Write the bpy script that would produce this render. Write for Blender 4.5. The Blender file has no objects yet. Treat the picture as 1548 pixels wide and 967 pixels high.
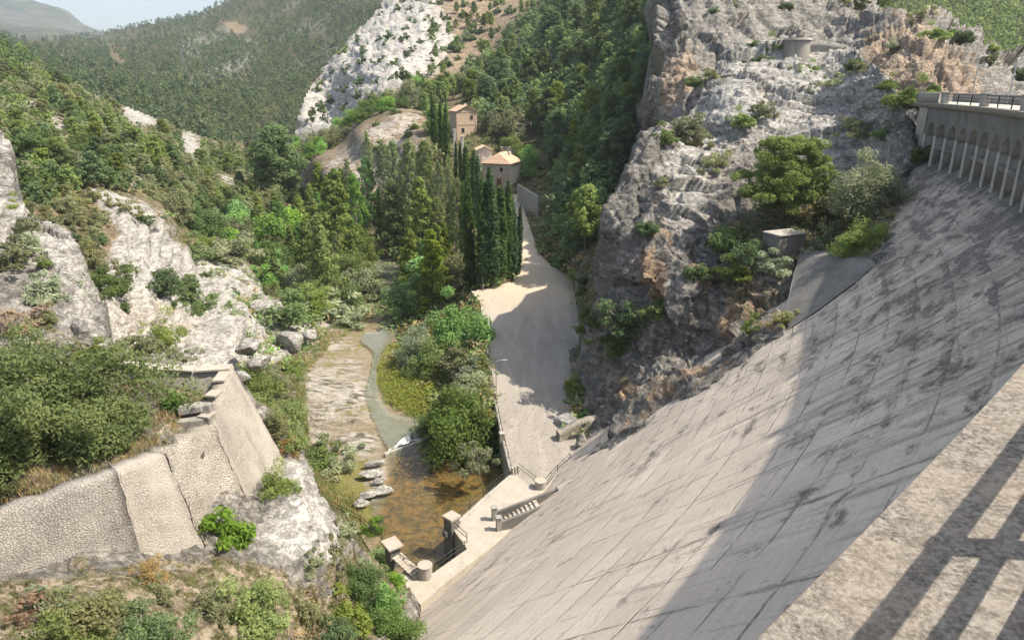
import bpy, math, random
import numpy as np
from mathutils import Vector, Matrix
R = math.radians
rng = np.random.default_rng(7)
random.seed(7)
scene = bpy.context.scene
COL = scene.collection

# ------------------------------------------------------------------ camera model
F, U0, V0, PITCH, CZ = 1050.0, 774.0, 483.5, R(18.6), 42.0
SP, CP = math.sin(PITCH), math.cos(PITCH)
def unproj(u, v, D):
    u = np.asarray(u, float); v = np.asarray(v, float); D = np.asarray(D, float)
    x = (u-U0)/F; y = (v-V0)/F
    return np.stack([D*x, D*(CP-y*SP), CZ-D*(SP+y*CP)], -1)
def depth_at_z(v, z):
    return (CZ-z)/(SP+(v-V0)/F*CP)
def PZ(u, v, z):
    return Vector(unproj(u, v, depth_at_z(v, z)))
def project(p):
    p = np.asarray(p, float)
    X, Y, Z = p[..., 0], p[..., 1], p[..., 2]-CZ
    D = Y*CP - Z*SP
    up = Y*SP + Z*CP
    return U0+F*X/D, V0-F*up/D, D

# ------------------------------------------------------------------ helpers
def link(o, parent=None):
    COL.objects.link(o)
    if parent is not None: o.parent = parent
    return o
def tag(o, label=None, cat=None, group=None, kind=None):
    if label: o['label'] = label
    if cat: o['category'] = cat
    if group: o['group'] = group
    if kind: o['kind'] = kind
    return o
def thing(name, label, cat, loc=(0,0,0), rz=0, group=None):
    o = bpy.data.objects.new(name, None); o.empty_display_size = .3
    COL.objects.link(o); o.location = loc; o.rotation_euler = (0,0,rz)
    return tag(o, label, cat, group)
def np_mesh(name, V, Fs, mats=(), smooth=False, attrs=None, uv=None, mat_idx=None):
    """V (n,3); Fs list of int arrays (m,k)"""
    if isinstance(Fs, np.ndarray): Fs = [Fs]
    me = bpy.data.meshes.new(name)
    V = np.asarray(V, np.float32)
    Fs = [np.asarray(f, np.int32) for f in Fs if len(f)]
    loops = np.concatenate([f.ravel() for f in Fs])
    sizes = np.concatenate([np.full(len(f), f.shape[1], np.int32) for f in Fs])
    starts = np.concatenate([[0], np.cumsum(sizes)[:-1]]).astype(np.int32)
    me.vertices.add(len(V)); me.vertices.foreach_set('co', V.ravel())
    me.loops.add(len(loops)); me.loops.foreach_set('vertex_index', loops)
    me.polygons.add(len(sizes)); me.polygons.foreach_set('loop_start', starts)
    try: me.polygons.foreach_set('loop_total', sizes)
    except Exception: pass
    if mat_idx is not None: me.polygons.foreach_set('material_index', np.asarray(mat_idx, np.int32))
    if smooth is not False: me.polygons.foreach_set('use_smooth', np.ones(len(sizes), bool))
    for k, a in (attrs or {}).items():
        a = np.asarray(a, np.float32)
        if a.ndim == 1:
            at = me.attributes.new(k, 'FLOAT', 'POINT'); at.data.foreach_set('value', a)
        else:
            at = me.attributes.new(k, 'FLOAT_COLOR', 'POINT')
            if a.shape[1] == 3: a = np.concatenate([a, np.ones((len(a),1), np.float32)], 1)
            at.data.foreach_set('color', a.ravel())
    if uv is not None:
        ul = me.uv_layers.new(name='UVMap')
        ul.data.foreach_set('uv', np.asarray(uv, np.float32)[loops].ravel())
    for m in mats: me.materials.append(m)
    me.update(calc_edges=True)
    return me
class MB:
    """collects boxes, prisms, tubes into ONE mesh"""
    def __init__(s): s.V = []; s.F = []
    def add(s, verts, faces):
        b = len(s.V); s.V += [tuple(v) for v in verts]; s.F += [tuple(i+b for i in f) for f in faces]; return s
    def hexa(s, a, b):      # two quads (bottom, top) of 4 points, ccw seen from above
        return s.add(list(a)+list(b), [(3,2,1,0),(4,5,6,7),(0,1,5,4),(1,2,6,5),(2,3,7,6),(3,0,4,7)])
    def box(s, c, size, rz=0, taper=1.0):
        cx, cy, cz = c; sx, sy, sz = [q/2 for q in size]; ca, sa = math.cos(rz), math.sin(rz)
        def p(x, y, z): return (cx+x*ca-y*sa, cy+x*sa+y*ca, cz+z)
        lo = [p(-sx,-sy,-sz), p(sx,-sy,-sz), p(sx,sy,-sz), p(-sx,sy,-sz)]
        t = taper
        hi = [p(-sx*t,-sy*t,sz), p(sx*t,-sy*t,sz), p(sx*t,sy*t,sz), p(-sx*t,sy*t,sz)]
        return s.hexa(lo, hi)
    def prism(s, poly, z0, z1):
        n = len(poly)
        zz0 = z0 if hasattr(z0, '__len__') else [z0]*n
        zz1 = z1 if hasattr(z1, '__len__') else [z1]*n
        v = [(p[0],p[1],zz0[i]) for i, p in enumerate(poly)]+[(p[0],p[1],zz1[i]) for i, p in enumerate(poly)]
        f = [tuple(range(n-1,-1,-1)), tuple(range(n,2*n))]+[(i,(i+1)%n,n+(i+1)%n,n+i) for i in range(n)]
        return s.add(v, f)
    def tube(s, pts, r, seg=6, caps=True):
        pts = [Vector(p) for p in pts]; rs = r if hasattr(r, '__len__') else [r]*len(pts)
        b = len(s.V); n = len(pts)
        for i, p in enumerate(pts):
            d = (pts[min(i+1,n-1)]-pts[max(i-1,0)]).normalized()
            a = d.orthogonal().normalized() if i == 0 else (a - d*a.dot(d)).normalized()
            c = d.cross(a)
            for k in range(seg):
                t = 2*math.pi*k/seg
                q = p + (a*math.cos(t)+c*math.sin(t))*rs[i]; s.V.append(tuple(q))
        for i in range(n-1):
            for k in range(seg):
                k2 = (k+1)%seg
                s.F.append((b+i*seg+k, b+i*seg+k2, b+(i+1)*seg+k2, b+(i+1)*seg+k))
        if caps:
            s.F.append(tuple(b+k for k in range(seg-1,-1,-1))); s.F.append(tuple(b+(n-1)*seg+k for k in range(seg)))
        return s
    def mesh(s, name, mat, smooth=False, bevel=0):
        me = bpy.data.meshes.new(name); me.from_pydata(s.V, [], s.F)
        for m in (mat if isinstance(mat, (list, tuple)) else [mat]): me.materials.append(m)
        if smooth: me.polygons.foreach_set('use_smooth', [True]*len(me.polygons))
        me.update()
        if bevel:
            import bmesh
            bm = bmesh.new(); bm.from_mesh(me)
            bmesh.ops.recalc_face_normals(bm, faces=bm.faces)
            bmesh.ops.bevel(bm, geom=[e for e in bm.edges if e.is_manifold and e.calc_face_angle(0) > .5], offset=bevel, segments=1, affect='EDGES', clamp_overlap=True)
            bm.to_mesh(me); bm.free()
        return me
    def build(s, name, mat, parent=None, smooth=False, bevel=0):
        return link(bpy.data.objects.new(name, s.mesh(name, mat, smooth, bevel)), parent)

# ------------------------------------------------------------------ numpy noise
def _hash(i, j, k, seed=0):
    h = (i.astype(np.int64)*374761393 + j.astype(np.int64)*668265263 + k.astype(np.int64)*2147483647 + seed*974634777) & 0xFFFFFFFF
    h = ((h ^ (h >> 13))*1274126177) & 0xFFFFFFFF
    h = ((h ^ (h >> 16))*2246822519) & 0xFFFFFFFF
    return ((h ^ (h >> 15)) & 0xFFFFFF)/float(0xFFFFFF)
def vnoise(P, seed=0):
    P = np.asarray(P, float); fl = np.floor(P); f = P-fl; f = f*f*f*(f*(f*6-15)+10)
    i, j, k = [fl[..., q].astype(np.int64) for q in range(3)]
    out = 0
    for a in (0,1):
        for b in (0,1):
            for c in (0,1):
                w = (f[...,0] if a else 1-f[...,0])*(f[...,1] if b else 1-f[...,1])*(f[...,2] if c else 1-f[...,2])
                out = out + w*_hash(i+a, j+b, k+c, seed)
    return out*2-1
def fbm(P, scale, octs=4, seed=0, gain=.5):
    P = np.asarray(P, float)/scale; a = 1; t = 0; s = 0
    for o in range(octs):
        t = t + a*vnoise(P+o*17.3, seed+o); s += a; a *= gain; P = P*2.03
    return t/s
def worley(P, scale, seed=0):
    P = np.asarray(P, float)/scale; fl = np.floor(P).astype(np.int64)
    d1 = np.full(P.shape[:-1], 9.); d2 = d1.copy(); cid = np.zeros(P.shape[:-1])
    for a in (-1,0,1):
        for b in (-1,0,1):
            for c in (-1,0,1):
                i, j, k = fl[...,0]+a, fl[...,1]+b, fl[...,2]+c
                dx = i+_hash(i,j,k,seed+1)-P[...,0]; dy = j+_hash(i,j,k,seed+2)-P[...,1]; dz = k+_hash(i,j,k,seed+3)-P[...,2]
                d = np.sqrt(dx*dx+dy*dy+dz*dz)
                m = d < d1
                d2 = np.where(m, d1, np.minimum(d2, d)); cid = np.where(m, _hash(i,j,k,seed+4), cid); d1 = np.where(m, d, d1)
    return d1, d2, cid
def facets(P, scale, seed=0, aniso=(1,1,1)):
    """broken rock: every cell is a tilted plane with its own step"""
    P = np.asarray(P, float)*np.array(aniso)/scale; fl = np.floor(P).astype(np.int64); best = np.full(P.shape[:-1], 9.); h = np.zeros(P.shape[:-1])
    for a in (-1,0,1):
        for b in (-1,0,1):
            for c in (-1,0,1):
                i, j, k = fl[...,0]+a, fl[...,1]+b, fl[...,2]+c
                dx = P[...,0]-i-_hash(i,j,k,seed+1); dy = P[...,1]-j-_hash(i,j,k,seed+2); dz = P[...,2]-k-_hash(i,j,k,seed+3); d = dx*dx+dy*dy+dz*dz
                g = (_hash(i,j,k,seed+5)-.5)*dx+(_hash(i,j,k,seed+6)-.5)*dy+(_hash(i,j,k,seed+7)-.5)*dz+(_hash(i,j,k,seed+4)-.5)*.75
                m = d < best; best = np.where(m, d, best); h = np.where(m, g*1.5, h)
    return h
def inpoly(u, v, poly):
    u = np.asarray(u, float); v = np.asarray(v, float); c = np.zeros(np.broadcast(u, v).shape, bool); n = len(poly)
    for i in range(n):
        x1, y1 = poly[i]; x2, y2 = poly[(i+1)%n]
        if y1 == y2: continue
        m = ((y1 > v) != (y2 > v)) & (u < (x2-x1)*(v-y1)/(y2-y1)+x1)
        c ^= m
    return c
def polydist(u, v, poly, closed=True):
    d = np.full(np.broadcast(u, v).shape, 1e9); n = len(poly)
    for i in range(n if closed else n-1):
        x1, y1 = poly[i]; x2, y2 = poly[(i+1)%n]
        L = (x2-x1)**2+(y2-y1)**2+1e-9
        t = np.clip(((u-x1)*(x2-x1)+(v-y1)*(y2-y1))/L, 0, 1)
        d = np.minimum(d, np.hypot(u-x1-t*(x2-x1), v-y1-t*(y2-y1)))
    return d
def softpoly(u, v, poly, w=12):
    """1 inside, 0 outside, soft over w"""
    s = np.where(inpoly(u, v, poly), 1, -1)*polydist(u, v, poly)
    return np.clip(s/w*.5+.5, 0, 1)

# ------------------------------------------------------------------ inverse-depth sheets of ground
class Sheet:
    def __init__(s, ctrl, reg=1e-4):
        uv = []; w = []
        for c in ctrl:
            u, v = c[0], c[1]
            D = c[2] if len(c) == 3 else depth_at_z(v, c[3])
            uv.append((u/100, v/100)); w.append(1/D)
        X = np.array(uv); w = np.array(w); n = len(X)
        d = np.hypot(X[:,None,0]-X[None,:,0], X[:,None,1]-X[None,:,1])
        K = np.where(d > 0, d*d*np.log(d+1e-12), 0)+np.eye(n)*reg
        A = np.zeros((n+3, n+3)); A[:n,:n] = K; A[:n,n] = 1; A[:n,n+1:] = X; A[n,:n] = 1; A[n+1:,:n] = X.T
        s.sol = np.linalg.solve(A, np.concatenate([w, [0,0,0]])); s.X = X
        s.wmin = 1/6000.
    def inv(s, u, v):
        u = np.asarray(u, float)/100; v = np.asarray(v, float)/100; sh = np.broadcast(u, v).shape
        u = np.broadcast_to(u, sh).ravel(); v = np.broadcast_to(v, sh).ravel(); out = np.empty(len(u)); n = len(s.X)
        for a in range(0, len(u), 20000):
            d2 = (u[a:a+20000,None]-s.X[None,:,0])**2+(v[a:a+20000,None]-s.X[None,:,1])**2
            K = .5*d2*np.log(d2+1e-18)
            out[a:a+20000] = K@s.sol[:n]+s.sol[n]+u[a:a+20000]*s.sol[n+1]+v[a:a+20000]*s.sol[n+2]
        return np.maximum(out, s.wmin).reshape(sh)
    def D(s, u, v): return 1/s.inv(u, v)
    def at(s, u, v): return unproj(u, v, s.D(u, v))
def normals_grid(P):
    du = np.gradient(P, axis=1); dv = np.gradient(P, axis=0)
    n = np.cross(dv, du); n /= np.linalg.norm(n, axis=-1, keepdims=True)+1e-9
    toc = np.array([0,0,CZ])-P
    flip = (n*toc).sum(-1) < 0
    n[flip] *= -1
    return n
def build_sheet(name, sh, poly, step, mat, disp=None, colour=None, skirt=None, flat=False):
    us = [p[0] for p in poly]; vs = [p[1] for p in poly]
    u = np.arange(min(us)-step, max(us)+2*step, step); v = np.arange(min(vs)-step, max(vs)+2*step, step)
    UU, VV = np.meshgrid(u, v)
    P = sh.at(UU, VV); N = normals_grid(P)
    if disp is not None: P = P + disp(P, N, UU, VV)
    N2 = normals_grid(P)
    col = colour(P, N2, UU, VV) if colour is not None else None
    nv, nu = UU.shape
    idx = np.arange(nv*nu).reshape(nv, nu)
    q = np.stack([idx[:-1,:-1], idx[1:,:-1], idx[1:,1:], idx[:-1,1:]], -1).reshape(-1, 4)
    cu = (UU[:-1,:-1]+step/2).ravel(); cv = (VV[:-1,:-1]+step/2).ravel()
    q = q[inpoly(cu, cv, poly)]
    V = P.reshape(-1, 3); C = None if col is None else col.reshape(-1, col.shape[-1])
    used, inv = np.unique(q, return_inverse=True); q = inv.reshape(q.shape); V = V[used]
    if C is not None: C = C[used]
    faces = [q]
    if skirt:
        e = np.concatenate([q[:,[0,1]], q[:,[1,2]], q[:,[2,3]], q[:,[3,0]]])
        es = np.sort(e, 1); key = es[:,0].astype(np.int64)*len(V)+es[:,1]
        uq, first, cnt = np.unique(key, return_index=True, return_counts=True)
        b = e[first[cnt == 1]]
        bv, binv = np.unique(b, return_inverse=True); binv = binv.reshape(b.shape)
        d = V[bv]-np.array([0,0,CZ]); d[:,2] = 0; d /= np.linalg.norm(d, axis=1, keepdims=True)
        prev = bv
        for (back, down) in skirt:
            nb = len(V)
            W = V[bv]+d*back; W[:,2] -= down
            W += .25*back*np.stack([fbm(W, 6, 3, 31), fbm(W, 6, 3, 32), fbm(W, 6, 3, 33)], -1)
            V = np.concatenate([V, W]);
            if C is not None: C = np.concatenate([C, C[bv]])
            new = nb+np.arange(len(bv))
            faces.append(np.stack([prev[binv[:,1]] if prev is not bv else b[:,1], prev[binv[:,0]] if prev is not bv else b[:,0], new[binv[:,0]], new[binv[:,1]]], -1))
            prev = new
    me = np_mesh(name, V, faces, [mat], smooth=False if flat else True, attrs=None if C is None else {'mask': C})
    o = link(bpy.data.objects.new(name, me)); o['kind'] = 'structure'
    return o
# ------------------------------------------------------------------ materials
class NT:
    def __init__(s, name):
        s.m = bpy.data.materials.new(name); s.m.use_nodes = True; s.t = s.m.node_tree; s.t.nodes.clear()
        s.out = s.t.nodes.new('ShaderNodeOutputMaterial')
    def n(s, typ, **kw):
        nd = s.t.nodes.new('ShaderNode'+typ)
        for k, v in kw.items(): setattr(nd, k, v)
        return nd
    def l(s, a, b): s.t.links.new(a, b)
    def set(s, sock, val):
        if isinstance(val, bpy.types.NodeSocket): s.l(val, sock)
        elif isinstance(val, tuple) and len(val) == 3 and sock.type == 'RGBA': sock.default_value = (*val, 1)
        else: sock.default_value = val
    def coords(s, kind='Object'):
        return s.n('TexCoord').outputs[kind]
    def mapping(s, vec, scale=(1,1,1), rot=(0,0,0), loc=(0,0,0)):
        m = s.n('Mapping'); s.l(vec, m.inputs['Vector']); m.inputs['Scale'].default_value = scale; m.inputs['Rotation'].default_value = rot; m.inputs['Location'].default_value = loc
        return m.outputs[0]
    def noise(s, vec, scale, detail=4, rough=.55, dist=0, col=False):
        n = s.n('TexNoise'); s.l(vec, n.inputs['Vector']); n.inputs['Scale'].default_value = scale; n.inputs['Detail'].default_value = detail
        n.inputs['Roughness'].default_value = rough; n.inputs['Distortion'].default_value = dist
        return n.outputs['Color' if col else 'Fac']
    def voro(s, vec, scale, feature='F1', out='Distance', rand=1.0):
        n = s.n('TexVoronoi', feature=feature); s.l(vec, n.inputs['Vector']); n.inputs['Scale'].default_value = scale; n.inputs['Randomness'].default_value = rand
        return n.outputs[out]
    def ramp(s, fac, stops):
        r = s.n('ValToRGB'); s.set(r.inputs[0], fac); e = r.color_ramp.elements
        while len(e) < len(stops): e.new(.5)
        for i, (p, c) in enumerate(stops):
            e[i].position = p; e[i].color = (*c, 1) if isinstance(c, tuple) else (c, c, c, 1)
        return r.outputs[0]
    def mr(s, x, a, b, c=0, d=1, clamp=True):
        m = s.n('MapRange'); m.clamp = clamp; s.set(m.inputs[0], x)
        for i, q in enumerate((a, b, c, d)): m.inputs[i+1].default_value = q
        return m.outputs[0]
    def mix(s, fac, a, b, mode='MIX'):
        m = s.n('Mix', data_type='RGBA', blend_type=mode); s.set(m.inputs[0], fac); s.set(m.inputs[6], a); s.set(m.inputs[7], b)
        return m.outputs[2]
    def math(s, op, a, b=0.0, c=0.0):
        m = s.n('Math', operation=op); s.set(m.inputs[0], a); s.set(m.inputs[1], b); s.set(m.inputs[2], c); return m.outputs[0]
    def sep(s, c):
        m = s.n('SeparateColor'); s.l(c, m.inputs[0]); return m.outputs
    def sepxyz(s, c):
        m = s.n('SeparateXYZ'); s.l(c, m.inputs[0]); return m.outputs
    def xyz(s, x, y, z):
        m = s.n('CombineXYZ')
        for i, q in enumerate((x, y, z)): s.set(m.inputs[i], q)
        return m.outputs[0]
    def attr(s, name, out='Color', typ='GEOMETRY'):
        a = s.n('Attribute', attribute_name=name, attribute_type=typ); return a.outputs[out]
    def bump(s, h, strength=.5, dist=.1, prev=None):
        b = s.n('Bump'); s.l(h, b.inputs['Height']); b.inputs['Strength'].default_value = strength; b.inputs['Distance'].default_value = dist
        if prev is not None: s.l(prev, b.inputs['Normal'])
        return b.outputs[0]
    def principled(s, col, rough=.9, normal=None, spec=.25, metal=0):
        p = s.n('BsdfPrincipled'); s.set(p.inputs['Base Color'], col); s.set(p.inputs['Roughness'], rough)
        p.inputs['Specular IOR Level'].default_value = spec; p.inputs['Metallic'].default_value = metal
        if normal is not None: s.l(normal, p.inputs['Normal'])
        s.l(p.outputs[0], s.out.inputs['Surface']); return s.m
M = {}

def rock_colour(t, P, tint=None):
    """grey limestone with lichen, cracks and ochre stains. returns colour, height"""
    big = t.noise(P, .11, 5, .6); mid = t.noise(P, .55, 6, .65); fine = t.noise(P, 3.2, 6, .7)
    st = t.mapping(P, (.35, .35, 1.6), (.35, .2, 0)); strat = t.noise(st, .9, 6, .62, .6)
    crack = t.voro(t.mapping(P, (1, 1, 1.7), (.3, .15, .4)), .55, 'DISTANCE_TO_EDGE')
    warp = t.n('VectorMath', operation='ADD'); t.l(P, warp.inputs[0])
    nz = t.n('VectorMath', operation='SCALE'); t.l(t.noise(P, .8, 4, .6, 0, True), nz.inputs[0]); nz.inputs['Scale'].default_value = 1.6; t.l(nz.outputs[0], warp.inputs[1])
    crack2 = t.voro(t.mapping(warp.outputs[0], (.8, .8, 1.5), (.2, .3, .2)), 1.0, 'DISTANCE_TO_EDGE')
    base = t.ramp(strat, [(.28, (.085,.08,.071)), (.42, (.205,.192,.170)), (.55, (.335,.315,.280)), (.75, (.44,.412,.36))])
    base = t.mix(t.mr(mid, .38, .62, 0, .6), base, (.16,.155,.145))
    base = t.mix(t.mr(fine, .56, .72, 0, .5), base, (.13,.125,.115))
    ck = t.math('MINIMUM', t.mr(crack, 0, .07), t.mr(crack2, 0, .06))
    base = t.mix(t.math('MULTIPLY', t.math('SUBTRACT', 1.0, ck), t.mr(mid, .44, .62, 0, .7)), base, (.12,.115,.105))
    pit = t.noise(t.mapping(P, (1, 1, 1.5), (.2, .4, 0)), 1.4, 7, .72, .8)
    base = t.mix(t.mr(pit, .30, .42, .75, 0), base, (.10,.098,.09))
    h = t.math('ADD', t.math('MULTIPLY', strat, 1.1), t.math('ADD', t.math('MULTIPLY', fine, .35), t.math('ADD', t.math('MULTIPLY', t.math('MULTIPLY', ck, t.mr(mid, .44, .62)), .15), t.math('MULTIPLY', t.mr(pit, .3, .5), .5))))
    return base, h, big, mid, fine

def h_pale(t, P):
    w = t.n('VectorMath', operation='ADD'); t.l(P, w.inputs[0]); s_ = t.n('VectorMath', operation='SCALE'); t.l(t.noise(P, .5, 4, .6, 0, True), s_.inputs[0]); s_.inputs['Scale'].default_value = 2.2; t.l(s_.outputs[0], w.inputs[1])
    return t.noise(t.mapping(w.outputs[0], (.45, .45, 1.9), (.30, .22, .2)), .75, 7, .66, .4)
def make_ground(name, dk=1.0):
    t = NT(name); P = t.coords(); msk = t.attr('mask'); r, g, b = t.sep(msk)[:3]; wht = t.attr('mask', 'Alpha')
    rock, h, big, mid, fine = rock_colour(t, P)
    ochre = t.mix(t.mr(mid, .35, .65), (.50,.33,.17), (.33,.20,.11))
    rock = t.mix(t.math('MULTIPLY', b, t.mr(fine, .25, .6, .6, 1)), rock, ochre)
    pale = t.mix(t.mr(fine, .5, .72, 0, .7), t.ramp(h_pale(t, P), [(.33, (.10,.097,.09)), (.41, (.30,.288,.262)), (.50, (.50,.483,.445)), (.66, (.62,.60,.56))]), (.26,.25,.23))
    rock = t.mix(t.math('MULTIPLY', wht, t.mr(mid, .3, .55, .55, 1)), rock, pale)
    soil = t.mix(t.mr(mid, .38, .62), (.27,.21,.14), (.16,.125,.085))
    soil = t.mix(t.mr(t.voro(P, 2.2), .12, .3, .7, 0), soil, (.36,.33,.28))
    grass = t.mix(t.mr(mid, .35, .65), (.075,.080,.036), (.14,.125,.06))
    gfac = t.mr(t.math('ADD', t.math('MULTIPLY', t.math('SUBTRACT', t.noise(P, .45, 6, .7), .5), 1.6), g), .38, .62)
    earth = t.mix(gfac, soil, grass)
    rf = t.mr(t.math('ADD', t.math('MULTIPLY', t.math('SUBTRACT', t.noise(P, .35, 7, .72), .5), 1.9), r), .42, .58)
    col = t.mix(rf, earth, rock)
    nb = t.bump(h, .9, .5)
    nb = t.bump(t.noise(P, 9, 5, .7), .5, .06, nb)
    if dk != 1: col = t.mix(1.0, col, (dk*.95, dk, dk*.9), 'MULTIPLY')
    M[name] = t.principled(col, .95, nb, .12)
make_ground('ground'); make_ground('far_ground', .62)
t = NT('mountain'); P = t.coords(); f = t.noise(P, .012, 8, .7); M['mountain'] = t.principled(t.mix(t.mr(f, .4, .62), (.035,.05,.03), (.11,.10,.075)), .95, None, .1)

def make_rock(name):
    t = NT(name); P = t.coords(); msk = t.attr('mask'); r, g, b = t.sep(msk)[:3]; wht = t.attr('mask', 'Alpha')
    rock, h, big, mid, fine = rock_colour(t, P)
    streak = t.noise(t.mapping(P, (1, 1, .16)), .8, 5, .65, .3)
    rock = t.mix(t.math('MULTIPLY', t.mr(streak, .5, .68), t.math('SUBTRACT', 1.0, wht)), rock, (.17,.158,.142))
    ochre = t.mix(t.mr(streak, .35, .62), (.50,.34,.19), (.36,.215,.115))
    of = t.mr(t.math('ADD', t.math('MULTIPLY', t.math('SUBTRACT', t.noise(P, .3, 6, .65, .4), .5), 1.8), b), .42, .66)
    rock = t.mix(t.math('MULTIPLY', of, t.mr(fine, .3, .62, 1, .35)), rock, ochre)
    pale = t.mix(t.mr(fine, .5, .72, 0, .7), t.ramp(h_pale(t, P), [(.33, (.10,.097,.09)), (.41, (.30,.288,.262)), (.50, (.50,.483,.445)), (.66, (.62,.60,.56))]), (.26,.25,.23))
    rock = t.mix(t.math('MULTIPLY', wht, t.mr(mid, .3, .55, .55, 1)), rock, pale)
    soil = t.mix(t.mr(mid, .38, .62), (.38,.315,.235), (.26,.21,.155))
    grass = t.mix(t.mr(fine, .35, .65), (.07,.085,.032), (.15,.135,.06))
    gfac = t.mr(t.math('ADD', t.math('MULTIPLY', t.math('SUBTRACT', t.noise(P, .6, 6, .7), .5), 1.8), g), .45, .6)
    rock = t.mix(gfac, rock, t.mix(t.mr(t.noise(P, 1.4, 5, .7), .42, .58), soil, grass))
    nb = t.bump(h, 1.0, .45)
    nb = t.bump(t.noise(P, 7, 6, .72), .7, .09, nb)
    M[name] = t.principled(rock, .95, nb, .12)
make_rock('rock')

def make_concrete(name, c1, c2, dark=(.10,.095,.085), sc=1.0, blot=.6):
    t = NT(name); P = t.coords()
    a = t.noise(P, .6*sc, 6, .65); f = t.noise(P, 6*sc, 6, .7)
    col = t.mix(t.mr(a, .35, .65), c1, c2)
    col = t.mix(t.mr(f, .5, .72, 0, blot), col, dark)
    col = t.mix(t.mr(t.noise(t.mapping(P, (1,1,.2)), 1.5*sc, 5, .7), .55, .75, 0, blot), col, dark)
    M[name] = t.principled(col, .92, t.bump(f, .5, .04), .15)
make_concrete('concrete', (.44,.415,.37), (.34,.32,.285))
make_concrete('concrete_pale', (.41,.375,.315), (.345,.312,.262), (.20,.18,.15), 1, .5)
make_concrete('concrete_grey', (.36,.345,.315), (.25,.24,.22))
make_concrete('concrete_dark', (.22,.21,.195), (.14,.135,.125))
make_concrete('plaster', (.58,.44,.32), (.52,.385,.275), (.33,.25,.19), 1, .35)
make_concrete('white_plaster', (.72,.68,.6), (.62,.58,.5), (.4,.36,.3), 1, .35)

# coping of the crest in the foreground: lichen-speckled old mortar
t = NT('coping'); P = t.coords()
f = t.noise(P, 38, 6, .75); v = t.noise(t.mapping(P, (1,1,1), (0,0,.8)), 11, 6, .7, .4); big = t.noise(P, 2.2, 5, .65)
col = t.ramp(f, [(.32, (.045,.043,.039)), (.44, (.11,.103,.092)), (.55, (.235,.217,.19)), (.72, (.46,.432,.38))])
col = t.mix(t.mr(v, .47, .60, 0, .5), col, (.42,.39,.335))
col = t.mix(t.mr(v, .30, .44, .75, 0), col, (.085,.08,.075))
col = t.mix(t.mr(big, .35, .7, 0, .45), col, (.40,.33,.25))
M['coping'] = t.principled(col, .95, t.bump(t.math('ADD', f, v), .9, .02), .1)

# dam face: uv = metres along the arc, metres down the slope
t = NT('dam_face'); uv = t.coords('UV'); P = t.coords()
U, Vv = t.sepxyz(uv)[:2]
wig = t.math('MULTIPLY', t.math('SUBTRACT', t.noise(uv, .9, 5, .7), .5), .35)
def lines(coord, period, half, off=0.0):
    x = t.math('ADD', t.math('DIVIDE', t.math('ADD', coord, wig), period), off)
    fr = t.math('ABSOLUTE', t.math('SUBTRACT', t.math('FRACT', x), .5))
    return t.mr(t.math('MULTIPLY', fr, period), 0, half, 1, 0)
# coarse tonal
a = t.noise(uv, .12, 6, .6); f = t.noise(P, 5, 6, .72)
col = t.mix(t.mr(a, .35, .65), (.66,.575,.475), (.56,.485,.40))
col = t.mix(t.mr(f, .48, .75, 0, .5), col, (.36,.31,.255))
# light wash marks drawn out along the lifts
wash = t.noise(t.mapping(uv, (.05, .9, 1)), 1.0, 6, .7, .3)
col = t.mix(t.mr(wash, .52, .7, 0, .7), col, (.70,.62,.52))
# each lift a slightly different pour
lift = t.noise(t.xyz(t.math('FLOOR', t.math('DIVIDE', U, 7.3)), t.math('FLOOR', t.math('ADD', t.math('DIVIDE', t.math('ADD', Vv, wig), 2.3), .5)), 0.0), 3.1, 0)
col = t.mix(t.mr(lift, .35, .65, 0, .32), col, (.40,.345,.285))
# dark lift and construction joints, broken up by noise, with moss that spreads below the lift joint
brk = t.mr(t.noise(t.mapping(uv, (.22, .5, 1)), 1.0, 5, .72), .40, .58)
brk2 = t.mr(t.noise(t.mapping(uv, (.5, .25, 1), loc=(31,7,0)), 1.0, 5, .72), .40, .58)
ll = t.math('MULTIPLY', lines(Vv, 2.3, .12), brk)
lv = t.math('MULTIPLY', lines(U, 7.3, .15), brk2)
row = t.math('FLOOR', t.math('ADD', t.math('DIVIDE', t.math('ADD', Vv, wig), 2.3), .5))
lsh = t.math('MULTIPLY', lines(t.math('ADD', U, t.math('MULTIPLY', t.noise(t.xyz(row, 3.0, 0.0), 7.7, 0), 40.0)), 4.9, .05), t.mr(t.noise(t.mapping(uv, (.3,.6,1), loc=(3,9,2)), 1.0, 4, .7), .5, .6))
joint = t.math('MAXIMUM', t.math('MAXIMUM', ll, lv), lsh)
x = t.math('FRACT', t.math('ADD', t.math('DIVIDE', t.math('ADD', Vv, wig), 2.3), .5))
below = t.mr(x, 0, .42, 1, 0)
mossn = t.noise(t.mapping(uv, (.34, .5, 1), (0,0,.06), (9,2,0)), 1.0, 8, .74, .35)
age = t.math('ADD', t.math('ADD', t.mr(U, 5, 55, -.04, .09), t.mr(Vv, 3, 24, .10, -.02)), t.mr(t.noise(uv, .09, 4, .6), .35, .65, -.05, .06))                       # the oldest, dampest end of the wall is at its right abutment
mossf = t.mr(t.math('ADD', t.math('ADD', mossn, t.math('MULTIPLY', below, .05)), age), .625, .74)
moss2 = t.mr(t.math('ADD', t.noise(t.mapping(uv, (.06, 1.5, 1), (0,0,-.05)), 1.0, 8, .72, .3), age), .64, .74, 0, .45)
run = t.mr(t.math('ADD', t.noise(t.mapping(uv, (1.1, .10, 1)), 1.0, 7, .7, .25), age), .58, .72, 0, .6)
jline = t.mr(t.math('MULTIPLY', lines(U, 7.3, 1.1), t.math('ADD', t.noise(t.mapping(uv, (.5,.3,1), loc=(5,5,0)), 1.0, 7, .72), age)), .46, .66, 0, .9)
board = t.math('MULTIPLY', lines(Vv, .575, .035), .28)
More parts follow.
